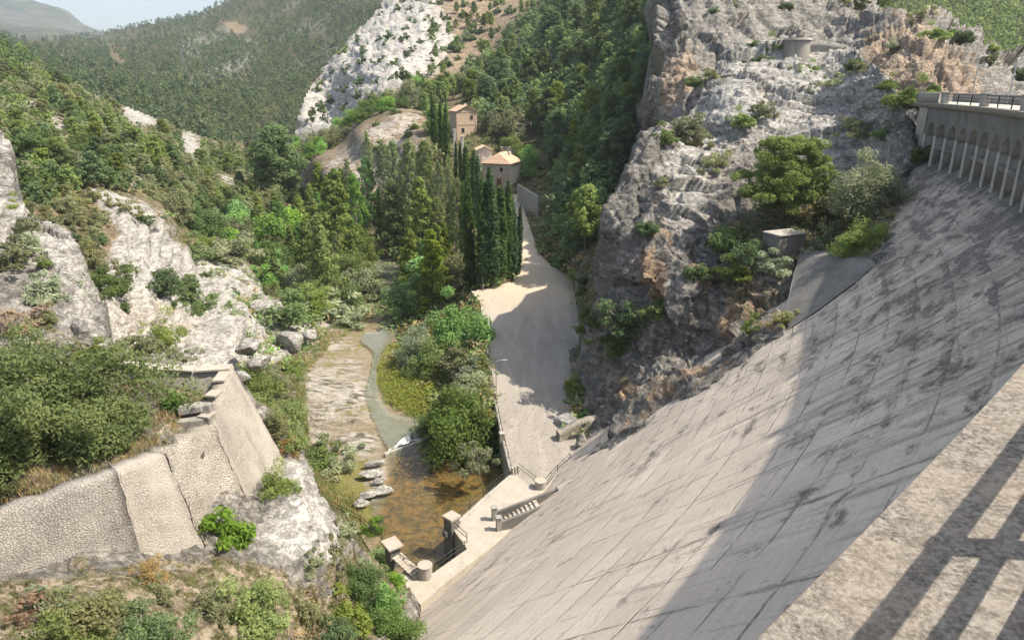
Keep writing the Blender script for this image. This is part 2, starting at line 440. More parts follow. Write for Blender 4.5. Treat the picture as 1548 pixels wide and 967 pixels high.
sa = t.mr(t.noise(t.mapping(uv, (.20, 2.6, 1), (0,0,.10), (4,1,0)), 1.0, 8, .76, .5), .58, .72, 0, .45)
sb = t.mr(t.noise(t.mapping(uv, (.55, 1.3, 1), (0,0,-.35), (14,8,0)), 1.0, 8, .76, .9), .60, .72, 0, .75)
rough_ = t.math('MULTIPLY', t.math('MAXIMUM', sa, sb), t.mr(t.noise(uv, .16, 5, .65), .35, .6, .25, 1))
spk = t.mr(f, .3, .55, .55, 1)
dark = t.math('MULTIPLY', t.math('MAXIMUM', t.math('MAXIMUM', t.math('MAXIMUM', mossf, moss2), joint), t.math('MAXIMUM', t.math('MAXIMUM', run, jline), t.math('MAXIMUM', board, rough_))), spk)
col = t.mix(t.math('MULTIPLY', dark, .9), col, (.080,.072,.066))
# damp band just below the arcade
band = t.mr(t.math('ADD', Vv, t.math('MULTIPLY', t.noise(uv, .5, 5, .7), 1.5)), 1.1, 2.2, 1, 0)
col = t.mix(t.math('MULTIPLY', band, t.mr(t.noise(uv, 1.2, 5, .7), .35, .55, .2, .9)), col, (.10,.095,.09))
hgt = t.math('SUBTRACT', t.math('ADD', t.math('MULTIPLY', f, .6), t.math('ADD', t.math('MULTIPLY', lift, .4), t.noise(t.mapping(uv, (1.2, 3.4, 1)), 1.0, 6, .7))), joint)
M['dam_face'] = t.principled(col, .93, t.bump(hgt, .55, .08), .12)

# coursed rubble masonry (uv in metres)
def make_masonry(name, c_lo, c_hi, mort, sx=1.9, sy=3.4, depth=.12):
    t = NT(name); uv = t.coords('UV'); P = t.coords()
    w = t.n('VectorMath', operation='ADD'); t.l(uv, w.inputs[0])
    s_ = t.n('VectorMath', operation='SCALE'); t.l(t.noise(uv, 1.1, 4, .6, 0, True), s_.inputs[0]); s_.inputs['Scale'].default_value = .25; t.l(s_.outputs[0], w.inputs[1])
    mp = t.mapping(w.outputs[0], (sx, sy, 1))
    e = t.voro(mp, 1.0, 'DISTANCE_TO_EDGE', rand=.75); c = t.voro(mp, 1.0, 'F1', 'Color', .75)
    cr = t.sep(c)[0]; cg = t.sep(c)[1]
    col = t.mix(cr, c_lo, c_hi)
    f = t.noise(P, 7, 6, .7); a = t.noise(P, .6, 6, .68)
    col = t.mix(t.mr(f, .5, .72, 0, .6), col, tuple(q*.5 for q in c_lo))
    col = t.mix(t.mr(a, .40, .60, 0, .85), col, mort)
    gap = t.mr(e, .0, .085)
    g2 = t.math('MULTIPLY', t.math('SUBTRACT', 1.0, gap), t.math('MULTIPLY', t.mr(t.noise(P, .8, 4, .6), .35, .55, .15, .9), t.mr(a, .42, .6, 1, .25)))
    col = t.mix(g2, col, tuple(q*.58 for q in mort))
    vs_ = t.noise(t.mapping(uv, (.9,.14,1)), 1.0, 6, .68); col = t.mix(t.mr(vs_, .52, .7, 0, .5), col, tuple(q*.55 for q in c_lo)); col = t.mix(t.mr(t.noise(P, .22, 4, .6), .45, .65, 0, .5), col, tuple(min(.6, q*1.2) for q in c_hi))
    h = t.math('ADD', t.math('MULTIPLY', t.mr(e, 0, .16), .8), t.math('ADD', t.math('MULTIPLY', f, .5), t.math('MULTIPLY', cg, .4)))
    M[name] = t.principled(col, .95, t.bump(h, .9, depth), .12)
make_masonry('masonry_grey', (.26,.245,.22), (.39,.365,.33), (.37,.345,.305), 6.2, 10.5, .07)
make_masonry('masonry_buff', (.35,.32,.28), (.45,.415,.365), (.42,.385,.335), 7.5, 9.0, .05)
make_masonry('masonry_rubble', (.27,.25,.215), (.43,.395,.34), (.41,.37,.31), 4.6, 7.4, .11)
make_masonry('masonry_tan', (.46,.35,.25), (.58,.46,.35), (.55,.44,.33), 2.5, 3.6, .05)

t = NT('road'); P = t.coords()
a = t.noise(P, .13, 5, .6); f = t.noise(P, 5, 6, .72); tr = t.noise(t.mapping(P, (.9,.06,1), (0,0,-.05)), 1.0, 4, .6)
col = t.mix(t.mr(a, .35, .65), (.335,.305,.262), (.28,.255,.22))
col = t.mix(t.mr(tr, .45, .65, 0, .5), col, (.38,.345,.295))
col = t.mix(t.mr(f, .5, .75, 0, .45), col, (.20,.19,.17))
col = t.mix(t.mr(t.noise(t.mapping(P, (.35,.12,1)), 1.0, 7, .7, .4), .5, .66, 0, .55), col, (.215,.195,.165))
rut = t.math('MULTIPLY', t.mr(t.math('ABSOLUTE', t.math('SUBTRACT', t.math('FRACT', t.math('DIVIDE', t.math('ADD', t.sepxyz(P)[0], t.math('MULTIPLY', t.noise(P, .05, 3, .5), 9.0)), 3.4)), .5)), .03, .10, 1, 0), t.mr(t.noise(P, .22, 5, .7), .42, .58, 0, .5))
col = t.mix(rut, col, (.40,.365,.31))
Y = t.sepxyz(P)[1]
st = t.math('MULTIPLY', t.mr(t.voro(t.mapping(P, (1,1,0)), 2.6, 'DISTANCE_TO_EDGE'), .02, .10, 1, 0), t.mr(t.math('ADD', Y, t.math('MULTIPLY', a, 14.0)), 92, 98, .75, 0))
col = t.mix(st, col, (.17,.16,.15))
sand = t.mr(t.math('ADD', Y, t.math('MULTIPLY', a, 30.0)), 124, 146)
col = t.mix(sand, col, t.mix(t.mr(f, .4, .65), (.52,.44,.34), (.40,.33,.25)))
M['road'] = t.principled(col, .95, t.bump(f, .6, .05), .12)

t = NT('water'); P = t.coords()
bmp = t.bump(t.noise(t.mapping(P, (1,1,1)), 1.6, 5, .6, .5), .18, .08)
tr_ = t.n('BsdfTransparent'); tr_.inputs[0].default_value = (.80,.83,.74,1)
gl = t.n('BsdfGlossy'); gl.inputs['Roughness'].default_value = .08; gl.inputs['Color'].default_value = (1,1,1,1); t.l(bmp, gl.inputs['Normal'])
df = t.n('BsdfDiffuse'); df.inputs['Color'].default_value = (.27,.29,.225,1)
fr = t.n('Fresnel'); fr.inputs['IOR'].default_value = 1.33; t.l(bmp, fr.inputs['Normal'])
mud = t.n('MixShader'); murk = t.attr('murk', 'Fac'); t.l(murk, mud.inputs[0]); t.l(tr_.outputs[0], mud.inputs[1]); t.l(df.outputs[0], mud.inputs[2])
mx = t.n('MixShader'); t.l(fr.outputs[0], mx.inputs[0]); t.l(mud.outputs[0], mx.inputs[1]); t.l(gl.outputs[0], mx.inputs[2]); t.l(mx.outputs[0], t.out.inputs['Surface'])
M['water'] = t.m

t = NT('stream_bed'); P = t.coords(); msk = t.attr('mask'); r, g, b = t.sep(msk)[:3]
mo = t.noise(t.mapping(P, (1,1,1)), .9, 7, .75, .5); f = t.noise(P, 4, 6, .72)
pool = t.mix(t.mr(mo, .42, .56), (.27,.15,.045), (.095,.068,.025))
pool = t.mix(t.mr(f, .5, .7, 0, .7), pool, (.30,.205,.09))
lay = t.noise(t.mapping(P, (.26,1.1,1), (0,0,.42)), 1.0, 7, .7, .9)
slab = t.ramp(lay, [(.38, (.05,.046,.036)), (.45, (.17,.152,.12)), (.54, (.40,.375,.33)), (.70, (.22,.195,.15))])
silt = t.mix(t.mr(mo, .4, .6), t.mix(t.mr(f, .4, .65), (.27,.215,.14), (.22,.175,.115)), (.16,.135,.085))
col = t.mix(r, silt, slab); col = t.mix(b, col, pool)
gr = t.mix(t.mr(f, .35, .6), (.10,.12,.035), (.20,.165,.06))
col = t.mix(t.mr(t.math('ADD', t.math('MULTIPLY', t.math('SUBTRACT', t.noise(P, .7, 6, .7), .5), 1.8), g), .45, .6), col, gr)
M['stream_bed'] = t.principled(col, .8, t.bump(t.math('ADD', lay, t.math('MULTIPLY', f, .5)), .8, .25), .2)

t = NT('foam'); P = t.coords(); f = t.noise(t.mapping(P, (3.2,.8,1), (0,0,-.25)), 1.6, 7, .8, .6)
M['foam'] = t.principled(t.mix(t.mr(f, .42, .58), (.30,.33,.27), (.84,.85,.82)), .5, t.bump(f, 1, .1), .4)

t = NT('roof_tiles'); uv = t.coords('UV'); P = t.coords(); u, v = t.sepxyz(uv)[:2]
ridge = t.math('ABSOLUTE', t.math('SINE', t.math('MULTIPLY', u, 12.0)))
rows = t.math('FRACT', t.math('MULTIPLY', v, 2.4))
c = t.noise(t.xyz(t.math('FLOOR', t.math('MULTIPLY', u, 3.82)), t.math('FLOOR', t.math('MULTIPLY', v, 2.4)), 0.0), 5.3, 1)
col = t.mix(t.mr(c, .3, .7), (.52,.33,.22), (.64,.46,.34))
col = t.mix(t.mr(t.noise(P, .8, 5, .65), .5, .7, 0, .6), col, (.66,.55,.43))
col = t.mix(t.mr(ridge, .0, .45, .65, 0), col, (.19,.11,.075))
M['roof_tiles'] = t.principled(col, .9, t.bump(t.math('ADD', ridge, t.math('MULTIPLY', rows, .5)), .9, .08), .15)

def simple(name, c, rough=.7, metal=0, spec=.3, var=.25):
    t = NT(name); P = t.coords(); f = t.noise(P, 4, 5, .7)
    M[name] = t.principled(t.mix(t.mr(f, .35, .7), c, tuple(q*(1-var) for q in c)), rough, t.bump(f, .3, .01), spec, metal)
simple('iron', (.045,.045,.045), .6, .3); simple('galvanised', (.40,.40,.40), .5, .5); simple('wood_brown', (.22,.09,.04))
simple('dark_opening', (.02,.02,.02)); simple('bark', (.16,.125,.10), .95); simple('bark_grey', (.24,.225,.20), .95); simple('lamp_glass', (.75,.74,.68), .3)
simple('pipe_black', (.02,.02,.02), .5); simple('cream_band', (.60,.45,.35)); simple('shutter', (.12,.06,.04))

def leafmat(name, c1, c2, trans=.5, hue=.04):
    t = NT(name); rnd = t.attr('rnd', 'Fac'); oi = t.n('ObjectInfo').outputs['Random']
    col = t.mix(rnd, c1, c2)
    h = t.n('HueSaturation'); t.l(col, h.inputs['Color'])
    t.l(t.mr(oi, 0, 1, .5-hue*.5, .5+hue*.35), h.inputs['Hue']); t.l(t.mr(oi, 0, 1, 1.1, .8), h.inputs['Saturation']); t.l(t.mr(t.math('FRACT', t.math('MULTIPLY', oi, 7.13)), 0, 1, .72, 1.3), h.inputs['Value'])
    d = t.n('BsdfDiffuse'); t.l(h.outputs[0], d.inputs[0]); tl = t.n('BsdfTranslucent'); t.l(h.outputs[0], tl.inputs[0])
    m = t.n('MixShader'); m.inputs[0].default_value = trans; t.l(d.outputs[0], m.inputs[1]); t.l(tl.outputs[0], m.inputs[2]); t.l(m.outputs[0], t.out.inputs['Surface'])
    M[name] = t.m
leafmat('leaf_pine', (0.149,0.218,0.066), (0.287,0.372,0.110))
leafmat('leaf_pine_dark', (0.106,0.164,0.068), (0.191,0.268,0.107))
leafmat('leaf_pine_bright', (0.152,0.218,0.046), (0.291,0.370,0.086), hue=.012)
leafmat('leaf_cypress', (0.063,0.127,0.046), (0.122,0.202,0.066))
leafmat('leaf_olive', (0.215,0.240,0.122), (0.366,0.378,0.194))
leafmat('leaf_juniper', (0.151,0.206,0.062), (0.292,0.351,0.103))
leafmat('leaf_bright', (0.138,0.275,0.063), (0.284,0.486,0.122))
leafmat('leaf_silver', (0.253,0.306,0.179), (0.467,0.528,0.345))
leafmat('leaf_dry', (0.337,0.253,0.095), (0.528,0.406,0.183))
leafmat('leaf_brown', (0.253,0.189,0.127), (0.406,0.305,0.202))
leafmat('leaf_grass', (0.225,0.277,0.072), (0.356,0.370,0.132))
leafmat('leaf_poplar', (0.171,0.238,0.086), (0.291,0.356,0.159))
leafmat('leaf_far', (0.150,0.213,0.088), (0.251,0.330,0.126))
leafmat('leaf_bush', (0.092,0.155,0.046), (0.184,0.270,0.086))
# ------------------------------------------------------------------ dam geometry (analytic)
SUN_AZ, SUN_EL = R(97.0), R(54.0)
CR = 160.0
TANG = R(48.2)
DC = np.array([-math.cos(TANG), math.sin(TANG)])*(CR+.9)
Z_DECK = 40.1
FACE_Z, FACE_O, FACE_K = 33.1, -.4, 1.125
def dam_xy(s, o):
    """s metres along the crest from the camera, o metres downstream of the crest edge"""
    phi = np.asarray(s, float)/CR; r = CR-np.asarray(o, float)
    d0 = -DC/np.linalg.norm(DC)
    c, q = np.cos(phi), np.sin(phi)
    return np.stack([DC[0]+r*(d0[0]*c-d0[1]*q), DC[1]+r*(d0[0]*q+d0[1]*c)], -1)
def dam_p(s, o, z):
    xy = dam_xy(s, o); return Vector((float(xy[0]), float(xy[1]), float(z)))
def face_z(xy):
    o = CR-np.hypot(xy[..., 0]-DC[0], xy[..., 1]-DC[1]); return FACE_Z-(o-FACE_O)/FACE_K
def ray_dam(u, v):
    lo, hi = 5.0, 140.0
    Ds = np.linspace(10, 130, 2401); P = unproj(u, v, Ds); below = P[:, 2] < face_z(P)
    o = CR-np.hypot(P[:,0]-DC[0], P[:,1]-DC[1])
    k = np.argmax(below & (o > .5)); return Ds[k]
# ------------------------------------------------------------------ ground sheets
ROAD_LEFT = [(713,440),(726,460),(731,500),(737,545),(745,600),(757,660),(770,716)]
ROAD_RIGHT = [(828,400),(858,415),(868,450),(872,500),(868,560),(858,620),(850,660),(872,690)]
ROAD_POLY = ROAD_LEFT+[(815,740)]+ROAD_RIGHT[::-1]+[(790,395),(775,420)]
PATH_POLY = [(713,442),(775,425),(786,415),(787,380),(780,330),(772,295),(783,296),(796,330),(812,380),(832,402),(862,420),(800,452)]
def road_inv(v):
    t = (np.asarray(v, float)-420)/280.; return (1/137.)*(1-t)+(1/81.6)*t
def rd(v): return float(1/road_inv(v))
TERR = [
 # stream, pool, river bank
 (640,760,'z',-3.4),(590,690,'z',-3.4),(590,840,'z',-3.2),(700,770,'z',-3.4),(745,735,'z',-3.3),(560,610,'z',-4.2),(640,645,'z',-4.2),(520,560,'z',-3.6),
 (470,600,'z',-3.2),(470,650,'z',-2.8),(480,720,'z',-3.0),(530,760,'z',-3.2),(500,520,'z',-3.3),(575,520,'z',-4.0),(590,430,'z',-3.0),(600,395,'z',-2.5),
 (530,820,'z',-2.6),(560,890,'z',-2),(640,860,'z',-3.2),
 (610,590,'z',-3.4),(640,540,'z',-2.6),(680,540,'z',-.6),(700,600,'z',-2.0),(725,650,'z',-3),(735,690,'z',-3.2),(660,600,'z',-2.8),
 (715,500,'z',2.5),(700,450,'z',2.5),(690,480,'z',1.5),(650,480,'z',-.5),(640,450,'z',.5),(620,500,'z',-2.2),
 (440,520,'z',-2),(400,540,'z',-1),(450,500,'z',-2),(400,500,'z',-.5),(400,450,'z',1.0),(400,400,'z',2.0),(400,350,'z',3.5),(400,300,'z',5.0),
 (400,250,320),(400,200,410),(450,480,'z',-1.5),(480,440,'z',-1),(500,400,'z',-1.0),(450,400,'z',.5),(450,350,'z',1.5),(450,300,'z',3.5),
 (560,440,'z',-2.2),(540,400,'z',-1.5),(560,360,'z',1),(520,370,'z',0),
 # left bank slope
 (300,560,103),(300,530,106),(300,480,118),(300,430,133),(300,380,148),(300,340,165),(300,300,192),(300,250,245),(300,200,320),(300,170,380),
 (350,500,112),(350,450,128),(350,400,148),
 (230,520,95),(230,470,104),(230,420,114),(230,360,126),(230,310,138),(230,280,160),(230,230,215),(230,190,290),
 (150,480,88),(150,430,98),(150,380,108),(150,320,118),(150,290,128),(150,250,160),(150,200,210),(150,160,265),
 (80,400,92),(80,340,105),(80,280,128),(80,230,160),(80,180,200),(80,130,245),(60,100,290),
 (0,350,85),(0,300,100),(0,250,125),(0,200,160),(0,150,200),(0,100,245),(0,70,290),
 (-150,300,90),(-150,200,130),(-150,100,200),(-150,40,270),(-400,300,70),(-400,150,120),(-400,20,220),
 (250,640,80),(350,700,72),(420,760,66),(150,560,72),(480,840,62),
 # road, path, right bank
 *[(u,v,rd(v)) for v in (420,470,520,580,640,700,740) for u in (725,790,855)],
 (800,380,149),(785,330,172),(777,295,190),(765,283,196),(745,285,195),(700,205,216),(715,235,207),(640,262,205),(650,330,188),(700,300,190),(700,350,172),(700,400,152),(640,400,165),
 (750,360,165),(670,440,145),
 (835,385,146),(818,330,170),(850,330,160),(870,300,164),(850,255,190),(900,210,188),(900,300,150),(880,400,128),(890,460,112),(880,520,102),(885,600,94),(880,660,86),
 (950,150,190),(950,60,218),(985,0,235),(940,250,165),(960,330,140),(1020,100,195),(1020,0,240),(1020,250,150),
 # mound
 (600,170,246),(540,200,240),(480,250,236),(560,250,224),(630,200,226),(642,176,248),(560,300,214),(500,300,226),(500,350,208),(560,340,206),(610,300,212),(600,230,224),
 (435,275,290),
 (560,155,300),(640,140,300),(700,140,285),(520,190,322),(470,200,345),(720,170,232),(760,170,235),(800,200,225),(800,260,205),
 # spur of white rock and the slope right of it
 (460,150,370),(500,95,395),(560,35,430),(600,0,452),(620,-40,480),(560,110,350),(640,80,360),(700,50,390),(700,0,430),(750,100,330),(760,20,400),(800,130,280),(850,50,300),(850,150,240),(900,0,325),(900,100,240),(800,0,415),(850,-40,430),(950,-40,300),(450,180,360),(440,225,345),
 # under the dam and out of frame
 (850,745,'z',-1),(700,880,'z',-1.5),(620,930,'z',-3),(1000,600,80),(1000,420,110),(1000,700,70),(760,800,'z',-1),(1150,300,130),(1150,100,220),(700,1050,'z',-1),(500,1000,'z',-2),
]
TERR = [(c[0],c[1],c[2]) if len(c) == 3 else (c[0],c[1],'z',c[3]) for c in TERR]
TERR = [c if len(c) == 3 else (c[0], c[1], float(depth_at_z(c[1], c[3]))) for c in TERR]
terr = Sheet(TERR, 2e-3)
TERR_POLY = [(-380,20),(-60,45),(0,62),(40,92),(90,118),(160,150),(250,185),(330,215),(430,222),(446,212),(453,170),(472,128),(498,93),(530,58),(566,24),(606,-30),(640,-60),(1030,-60),(1030,250),(980,330),(960,640),(900,740),(800,850),(620,950),(540,890),(470,830),(380,720),(250,620),(140,520),(60,420),(-20,350),(-380,330)]
SPUR = [(440,222),(453,168),(472,125),(500,90),(560,25),(600,-30),(650,-40),(668,20),(690,60),(660,110),(590,140),(545,160),(520,195),(475,205)]
SCREE = [(640,-50),(780,-50),(770,30),(740,70),(720,120),(660,135),(640,90),(690,60),(665,20)]
MOUND = [(425,300),(480,245),(535,200),(590,165),(642,166),(640,200),(650,260),(600,290),(540,290),(500,320),(440,330)]
ORANGE = [(393,220),(412,190),(436,168),(442,182),(428,222)]
LROCK = [(125,285),(190,295),(240,320),(262,362),(300,385),(370,400),(405,440),(450,470),(505,490),(500,520),(420,560),(330,575),(200,560),(140,500),(150,420),(180,350)]
LPATCH = [[(178,152),(205,155),(245,178),(245,190),(205,196),(185,180)],[(272,203),(290,195),(308,215),(302,243),(278,235)],[(20,70),(45,78),(80,95),(70,104),(35,100)],[(60,165),(100,180),(118,200),(90,205)],[(20,140),(60,150),(70,170),(30,165)],[(95,225),(125,232),(140,262),(112,258)],[(190,258),(215,262),(222,280),(200,282)],[(120,118),(150,135),(158,150),(128,140)],[(330,262),(365,268),(360,284),(335,280)]]
BED = [(448,560),(470,520),(500,495),(560,470),(580,500),(565,540),(572,600),(600,640),(640,640),(640,670),(745,700),(775,720),(690,800),(640,870),(590,850),(540,760),(480,700),(450,640)]
ROADALL = [(713,441),(726,458),(731,500),(737,545),(745,600),(757,660),(771,718),(815,742),(850,705),(880,690),(862,640),(868,580),(876,520),(874,470),(864,418),(832,401),(813,380),(797,330),(784,294),(771,294),(779,330),(786,380),(785,413),(775,425)]
roadsh = Sheet([(u,v,rd(v)) for v in (420,470,520,580,640,700,740) for u in (725,790,855)]+[(800,380,149.1),(785,330,172),(777,295,190)], 1e-3)
def bed_z(u, v):
    return np.where(v > 690, -3.3, -4.05+np.clip((650-v)/260, 0, 1)*1.4)
def blend_to(P, Q, m): return P+(Q-P)*m[..., None]
def road_mask(u, v):
    return np.maximum(softpoly(u, v, ROAD_POLY, 10), softpoly(u, v, PATH_POLY, 8))
def terr_disp(P, N, u, v):
    rm = softpoly(u, v, ROADALL, 5); bed = softpoly(u+26*fbm(P, 6, 3, 17), v+16*fbm(P, 6, 3, 18), BED, 30)*np.clip(1+.5*fbm(P, 5, 3, 19), 0, 1.3)
    P0 = P; Q = roadsh.at(u, v); Q[..., 2] -= .35
    inr = np.clip(rm*2, 0, 1)
    P = blend_to(P, Q, inr)
    low = np.clip(1-polydist(u, v, [(737,560),(745,600),(757,660),(770,716)], False)/26, 0, 1)*(1-inr)
    Zt = unproj(u, v, depth_at_z(v, bed_z(u, v)-.6)); bm = np.clip(bed*1.3, 0, 1)*(1-inr)
    P = blend_to(P, Zt, np.maximum(bm, low*.9*(v > 560)))
    spur = softpoly(u, v, SPUR, 14); lr = softpoly(u, v, LROCK, 14); md = softpoly(u, v, MOUND, 18)
    base = .5*fbm(P, 9, 4, 3)
    d1, d2, cid = worley(P+2*fbm(P, 4, 3, 9)[..., None], 5.5, 5)
    rk = (np.abs(fbm(P, 7, 5, 11))*-2.5+1.0) + 1.3*(cid-.5)*np.clip((d2-d1)*3, 0, 1)
    s = (P*np.array([.32,-.12,.94])).sum(-1)+1.2*fbm(P, 9, 3, 21); fr = s/2.1-np.floor(s/2.1)
    ledge = (np.clip(fr*1.4, 0, 1)-.5)*1.3
    amt = base + spur*(rk*2.2) + lr*(rk*.75+ledge*.8) + md*rk*.5
    amt = amt*(1-inr)*(1-bm)
    return P-P0+N*amt[..., None]
def terr_col(P, N, u, v):
    u = u+9*fbm(P, 9, 4, 47)*np.clip((P[...,1]-60)/60, 0, 1); v = v+7*fbm(P, 9, 4, 48)*np.clip((P[...,1]-60)/60, 0, 1)
    spur = softpoly(u, v, SPUR, 16); scree = softpoly(u, v, SCREE, 30); md = softpoly(u, v, MOUND, 16); org = softpoly(u, v, ORANGE, 6); lr = softpoly(u, v, LROCK, 14)
    lp = np.zeros(u.shape)
    for q in LPATCH: lp = np.maximum(lp, .8*softpoly(u, v, q, 14))
    steep = np.clip((.72-N[..., 2])*3, 0, 1)
    rock = np.maximum.reduce([spur*1.1, scree*.55, md*.55, lr*.95, lp, org*.5, steep*.5, .18+.25*fbm(P, 40, 3, 41)])
    sandy = softpoly(u, v, [(150,465),(200,445),(255,470),(300,500),(260,525),(180,510)], 14)
    ochre = np.maximum.reduce([org*1.0, scree*.55, md*.25, sandy*.5, softpoly(u, v, [(405,190),(420,160),(445,170),(450,205)], 8)*.6])
    green = .62+.5*fbm(P, 22, 4, 43)-.8*np.maximum.reduce([scree, md*.8, org, lr*.7, sandy])
    rb = softpoly(u, v, [(840,390),(905,330),(870,560),(850,660),(890,700),(930,560)], 12)
    green = np.clip(green+.2*rb, 0, 1); rock = np.maximum(rock, rb*.45)
    white = np.maximum.reduce([spur*.95, lr*.75, md*.55, lp*.8, sandy*.3])
    return np.stack([np.clip(rock,0,1), green, np.clip(ochre,0,1), np.clip(white,0,1)], -1)
ground = build_sheet('terrain', terr, TERR_POLY, 3, M['ground'], terr_disp, terr_col)

# far hillside beyond the white spur, the mountains behind it
FARC = [(-350,260,260),(-350,120,420),(-350,20,900),(0,260,180),(0,200,230),(0,150,290),(0,110,380),(0,85,600),(0,62,1000),(-200,70,900),(80,200,260),(80,150,340),(80,115,470),(80,85,800),(80,60,1300),
 (160,200,300),(160,150,430),(160,110,650),(160,80,1000),(160,55,1700),(230,200,350),(230,150,480),(230,100,760),(230,60,1200),(230,35,1600),(300,260,270),(300,200,390),(300,150,520),(300,100,760),(300,50,1150),(330,12,1500),
 (400,260,330),(400,200,470),(400,150,580),(400,100,760),(400,50,1000),(400,0,1350),(480,200,520),(480,150,620),(480,100,740),(480,50,900),(480,0,1100),(560,100,700),(560,50,820),(560,0,950),(650,100,700),(650,0,900),(560,200,520),(480,-60,1400),(650,-60,1100),(400,-60,1800),
 (-350,350,180),(100,300,185),(300,330,200),(500,300,300)]
farh = Sheet(FARC, 1e-3)
FAR_POLY = [(-350,46),(-120,58),(0,55),(60,62),(110,58),(152,52),(165,46),(200,40),(250,31),(300,22),(335,5),(360,-12),(420,-60),(640,-60),(650,110),(520,240),(440,270),(330,255),(160,190),(60,140),(0,110),(-350,110)]
FPATCH = [[(255,88),(300,42),(345,38),(362,45),(330,60),(300,92)],[(262,140),(300,100),(380,50),(420,70),(380,110),(330,128),(300,140)]]
def far_disp(P, N, u, v):
    return N*((3.5*fbm(P, 70, 4, 51)+1.0*fbm(P, 14, 3, 52)))[..., None]*np.array([1,1,1])
def far_col(P, N, u, v):
    u = u+26*fbm(P, 60, 4, 56); v = v+16*fbm(P, 60, 4, 57)
    f = np.zeros(u.shape)
    for q in FPATCH: f = np.maximum(f, softpoly(u, v, q, 14))
    org = softpoly(u, v, [(328,34),(358,32),(360,46),(335,48)], 5); fire = softpoly(u, v, [(162,66),(172,66),(190,95),(180,104)], 6)
    rl = softpoly(u, v, [(0,38),(60,42),(100,50),(60,58),(0,60)], 10)
    rock = np.maximum.reduce([f*.7, org, rl*.6, .30+.55*fbm(P, 90, 5, 53), fire*.3])
    ochre = np.maximum.reduce([org*.9, rl*.5, fire*.3]); green = np.clip(.75+.4*fbm(P, 60, 3, 54)-org-fire, 0, 1)
    return np.stack([np.clip(rock,0,1), green, ochre, f*.25], -1)
far_hill = build_sheet('hillside', farh, FAR_POLY, 4, M['far_ground'], far_disp, far_col)

def ridge(name, pts, D0, Dback, base_v, mat, seed, amp):
    """a mountain: front slope rising from base to a crest line given at distance D0, and a back slope"""
    us = np.arange(pts[0][0], pts[-1][0], 3.0); vs = np.interp(us, [p[0] for p in pts], [p[1] for p in pts])
    rows = []
    for k in np.linspace(0, 1, 26):
        D = D0*(.62+.38*k); vv = base_v+(vs-base_v)*k**1.15
        rows.append(unproj(us, vv, D))
    top = rows[-1]
    for k in (1.2, 1.5, 2.0):
        q = top*np.array([k,k,1]); q[:,2] = top[:,2]-(k-1)*Dback; rows.append(q)
    P = np.stack(rows); w = np.linspace(0,1,len(rows))[:,None]
    P[..., 2] += amp*fbm(P, D0*.05, 5, seed)*np.minimum(1, w*2)
    nr, nc = P.shape[:2]; idx = np.arange(nr*nc).reshape(nr, nc)
    q = np.stack([idx[:-1,:-1], idx[:-1,1:], idx[1:,1:], idx[1:,:-1]], -1).reshape(-1,4)
    g = np.clip(.8+.4*fbm(P, D0*.06, 4, seed+1), 0, 1).ravel(); r = np.clip(.18+.45*fbm(P, D0*.04, 4, seed+2), 0, 1).ravel()
    o = link(bpy.data.objects.new(name, np_mesh(name, P.reshape(-1,3), q, [mat], True, {'mask': np.stack([r, g, r*.3, r*0], -1)})))
    o['kind'] = 'structure'; return o
ridge('mountain', [(-700,70),(-300,30),(-120,6),(-40,-5),(20,-6),(50,0),(80,10),(105,20),(125,36),(155,47),(200,70),(320,95)], 3800, 900, 130, M['mountain'], 61, 14)
ridge('mountain', [(-500,60),(-100,46),(0,36),(60,40),(110,48),(160,56),(220,80)], 2300, 600, 130, M['mountain'], 71, 8)

# right crag (between road and dam)
CC = [(880,690),(960,640),(1050,590),(1120,545),(1190,495),(1240,460),(1290,420),(1325,392)]
cragc = [(u, v, ray_dam(u, v)-.7) for u, v in CC]+[(u+14, v+14, ray_dam(u+14, v+14)+2.5) for u, v in CC]
#print('contact', [(u, v, round(d,1), [round(float(q),1) for q in unproj(u,v,d)]) for u, v, d in cragc])
cragc += [(1325,340,74),(1340,300,79),(1362,250,85),(1372,180,88),
 (865,560,99),(872,600,94),(880,640,88),(890,470,98),(905,400,96.5),(905,330,95.5),(935,280,97),(960,235,99),(985,195,103),
 (950,550,88),(930,480,92.5),(930,400,92.5),(950,330,93),(985,260,97),(1020,215,102),
 (1000,500,85.5),(1000,420,87.5),(1000,350,89.5),(1010,290,92.5),(1050,540,81),(1050,470,83),(1060,400,85),(1100,480,79.5),(1130,430,80.5),
 (1190,440,76.5),(1190,400,80),(1140,395,83),(1080,370,87.5),(1230,385,81),(1290,385,76),(1200,370,84),(1100,340,89.5),(1165,335,88),(1060,300,93),(1230,330,88),(1290,330,82),
 (1100,250,99),(1180,250,99),(1250,250,96),(1310,250,93),(1345,225,90),(1060,210,106),(1100,180,108),(1150,150,112),(1250,150,109),(1320,150,98),(1345,130,95),
 (1050,160,115),(1080,120,120),(1100,80,126),(1120,60,130),(1180,50,130),(1220,48,130),(1290,78,120),(1250,100,118),(1150,100,121),
 (1000,150,118),(1060,60,140),(1200,0,160),(1350,60,120),(820,560,104),(850,400,101),(850,680,90),(880,760,79),(1050,660,76),(1190,570,68),(1300,480,70),(1400,350,80),(1420,200,85)]
crag = Sheet(cragc, 3e-3)
CRAG_POLY = [(846,668),(843,640),(855,622),(862,590),(866,560),(874,520),(884,490),(889,440),(893,395),(902,362),(906,330),(922,300),(938,280),(950,255),(962,232),(973,205),(988,192),(1003,184),(1030,168),(1055,150),(1070,118),(1088,92),(1100,70),(1122,58),(1165,60),(1185,50),(1220,52),(1260,66),(1290,76),(1310,98),(1330,108),(1346,122),(1353,135),(1352,160),(1372,170),(1385,215),(1395,260),(1375,330),(1345,430),(1300,470),(1200,540),(1060,640),(900,740),(870,720)]
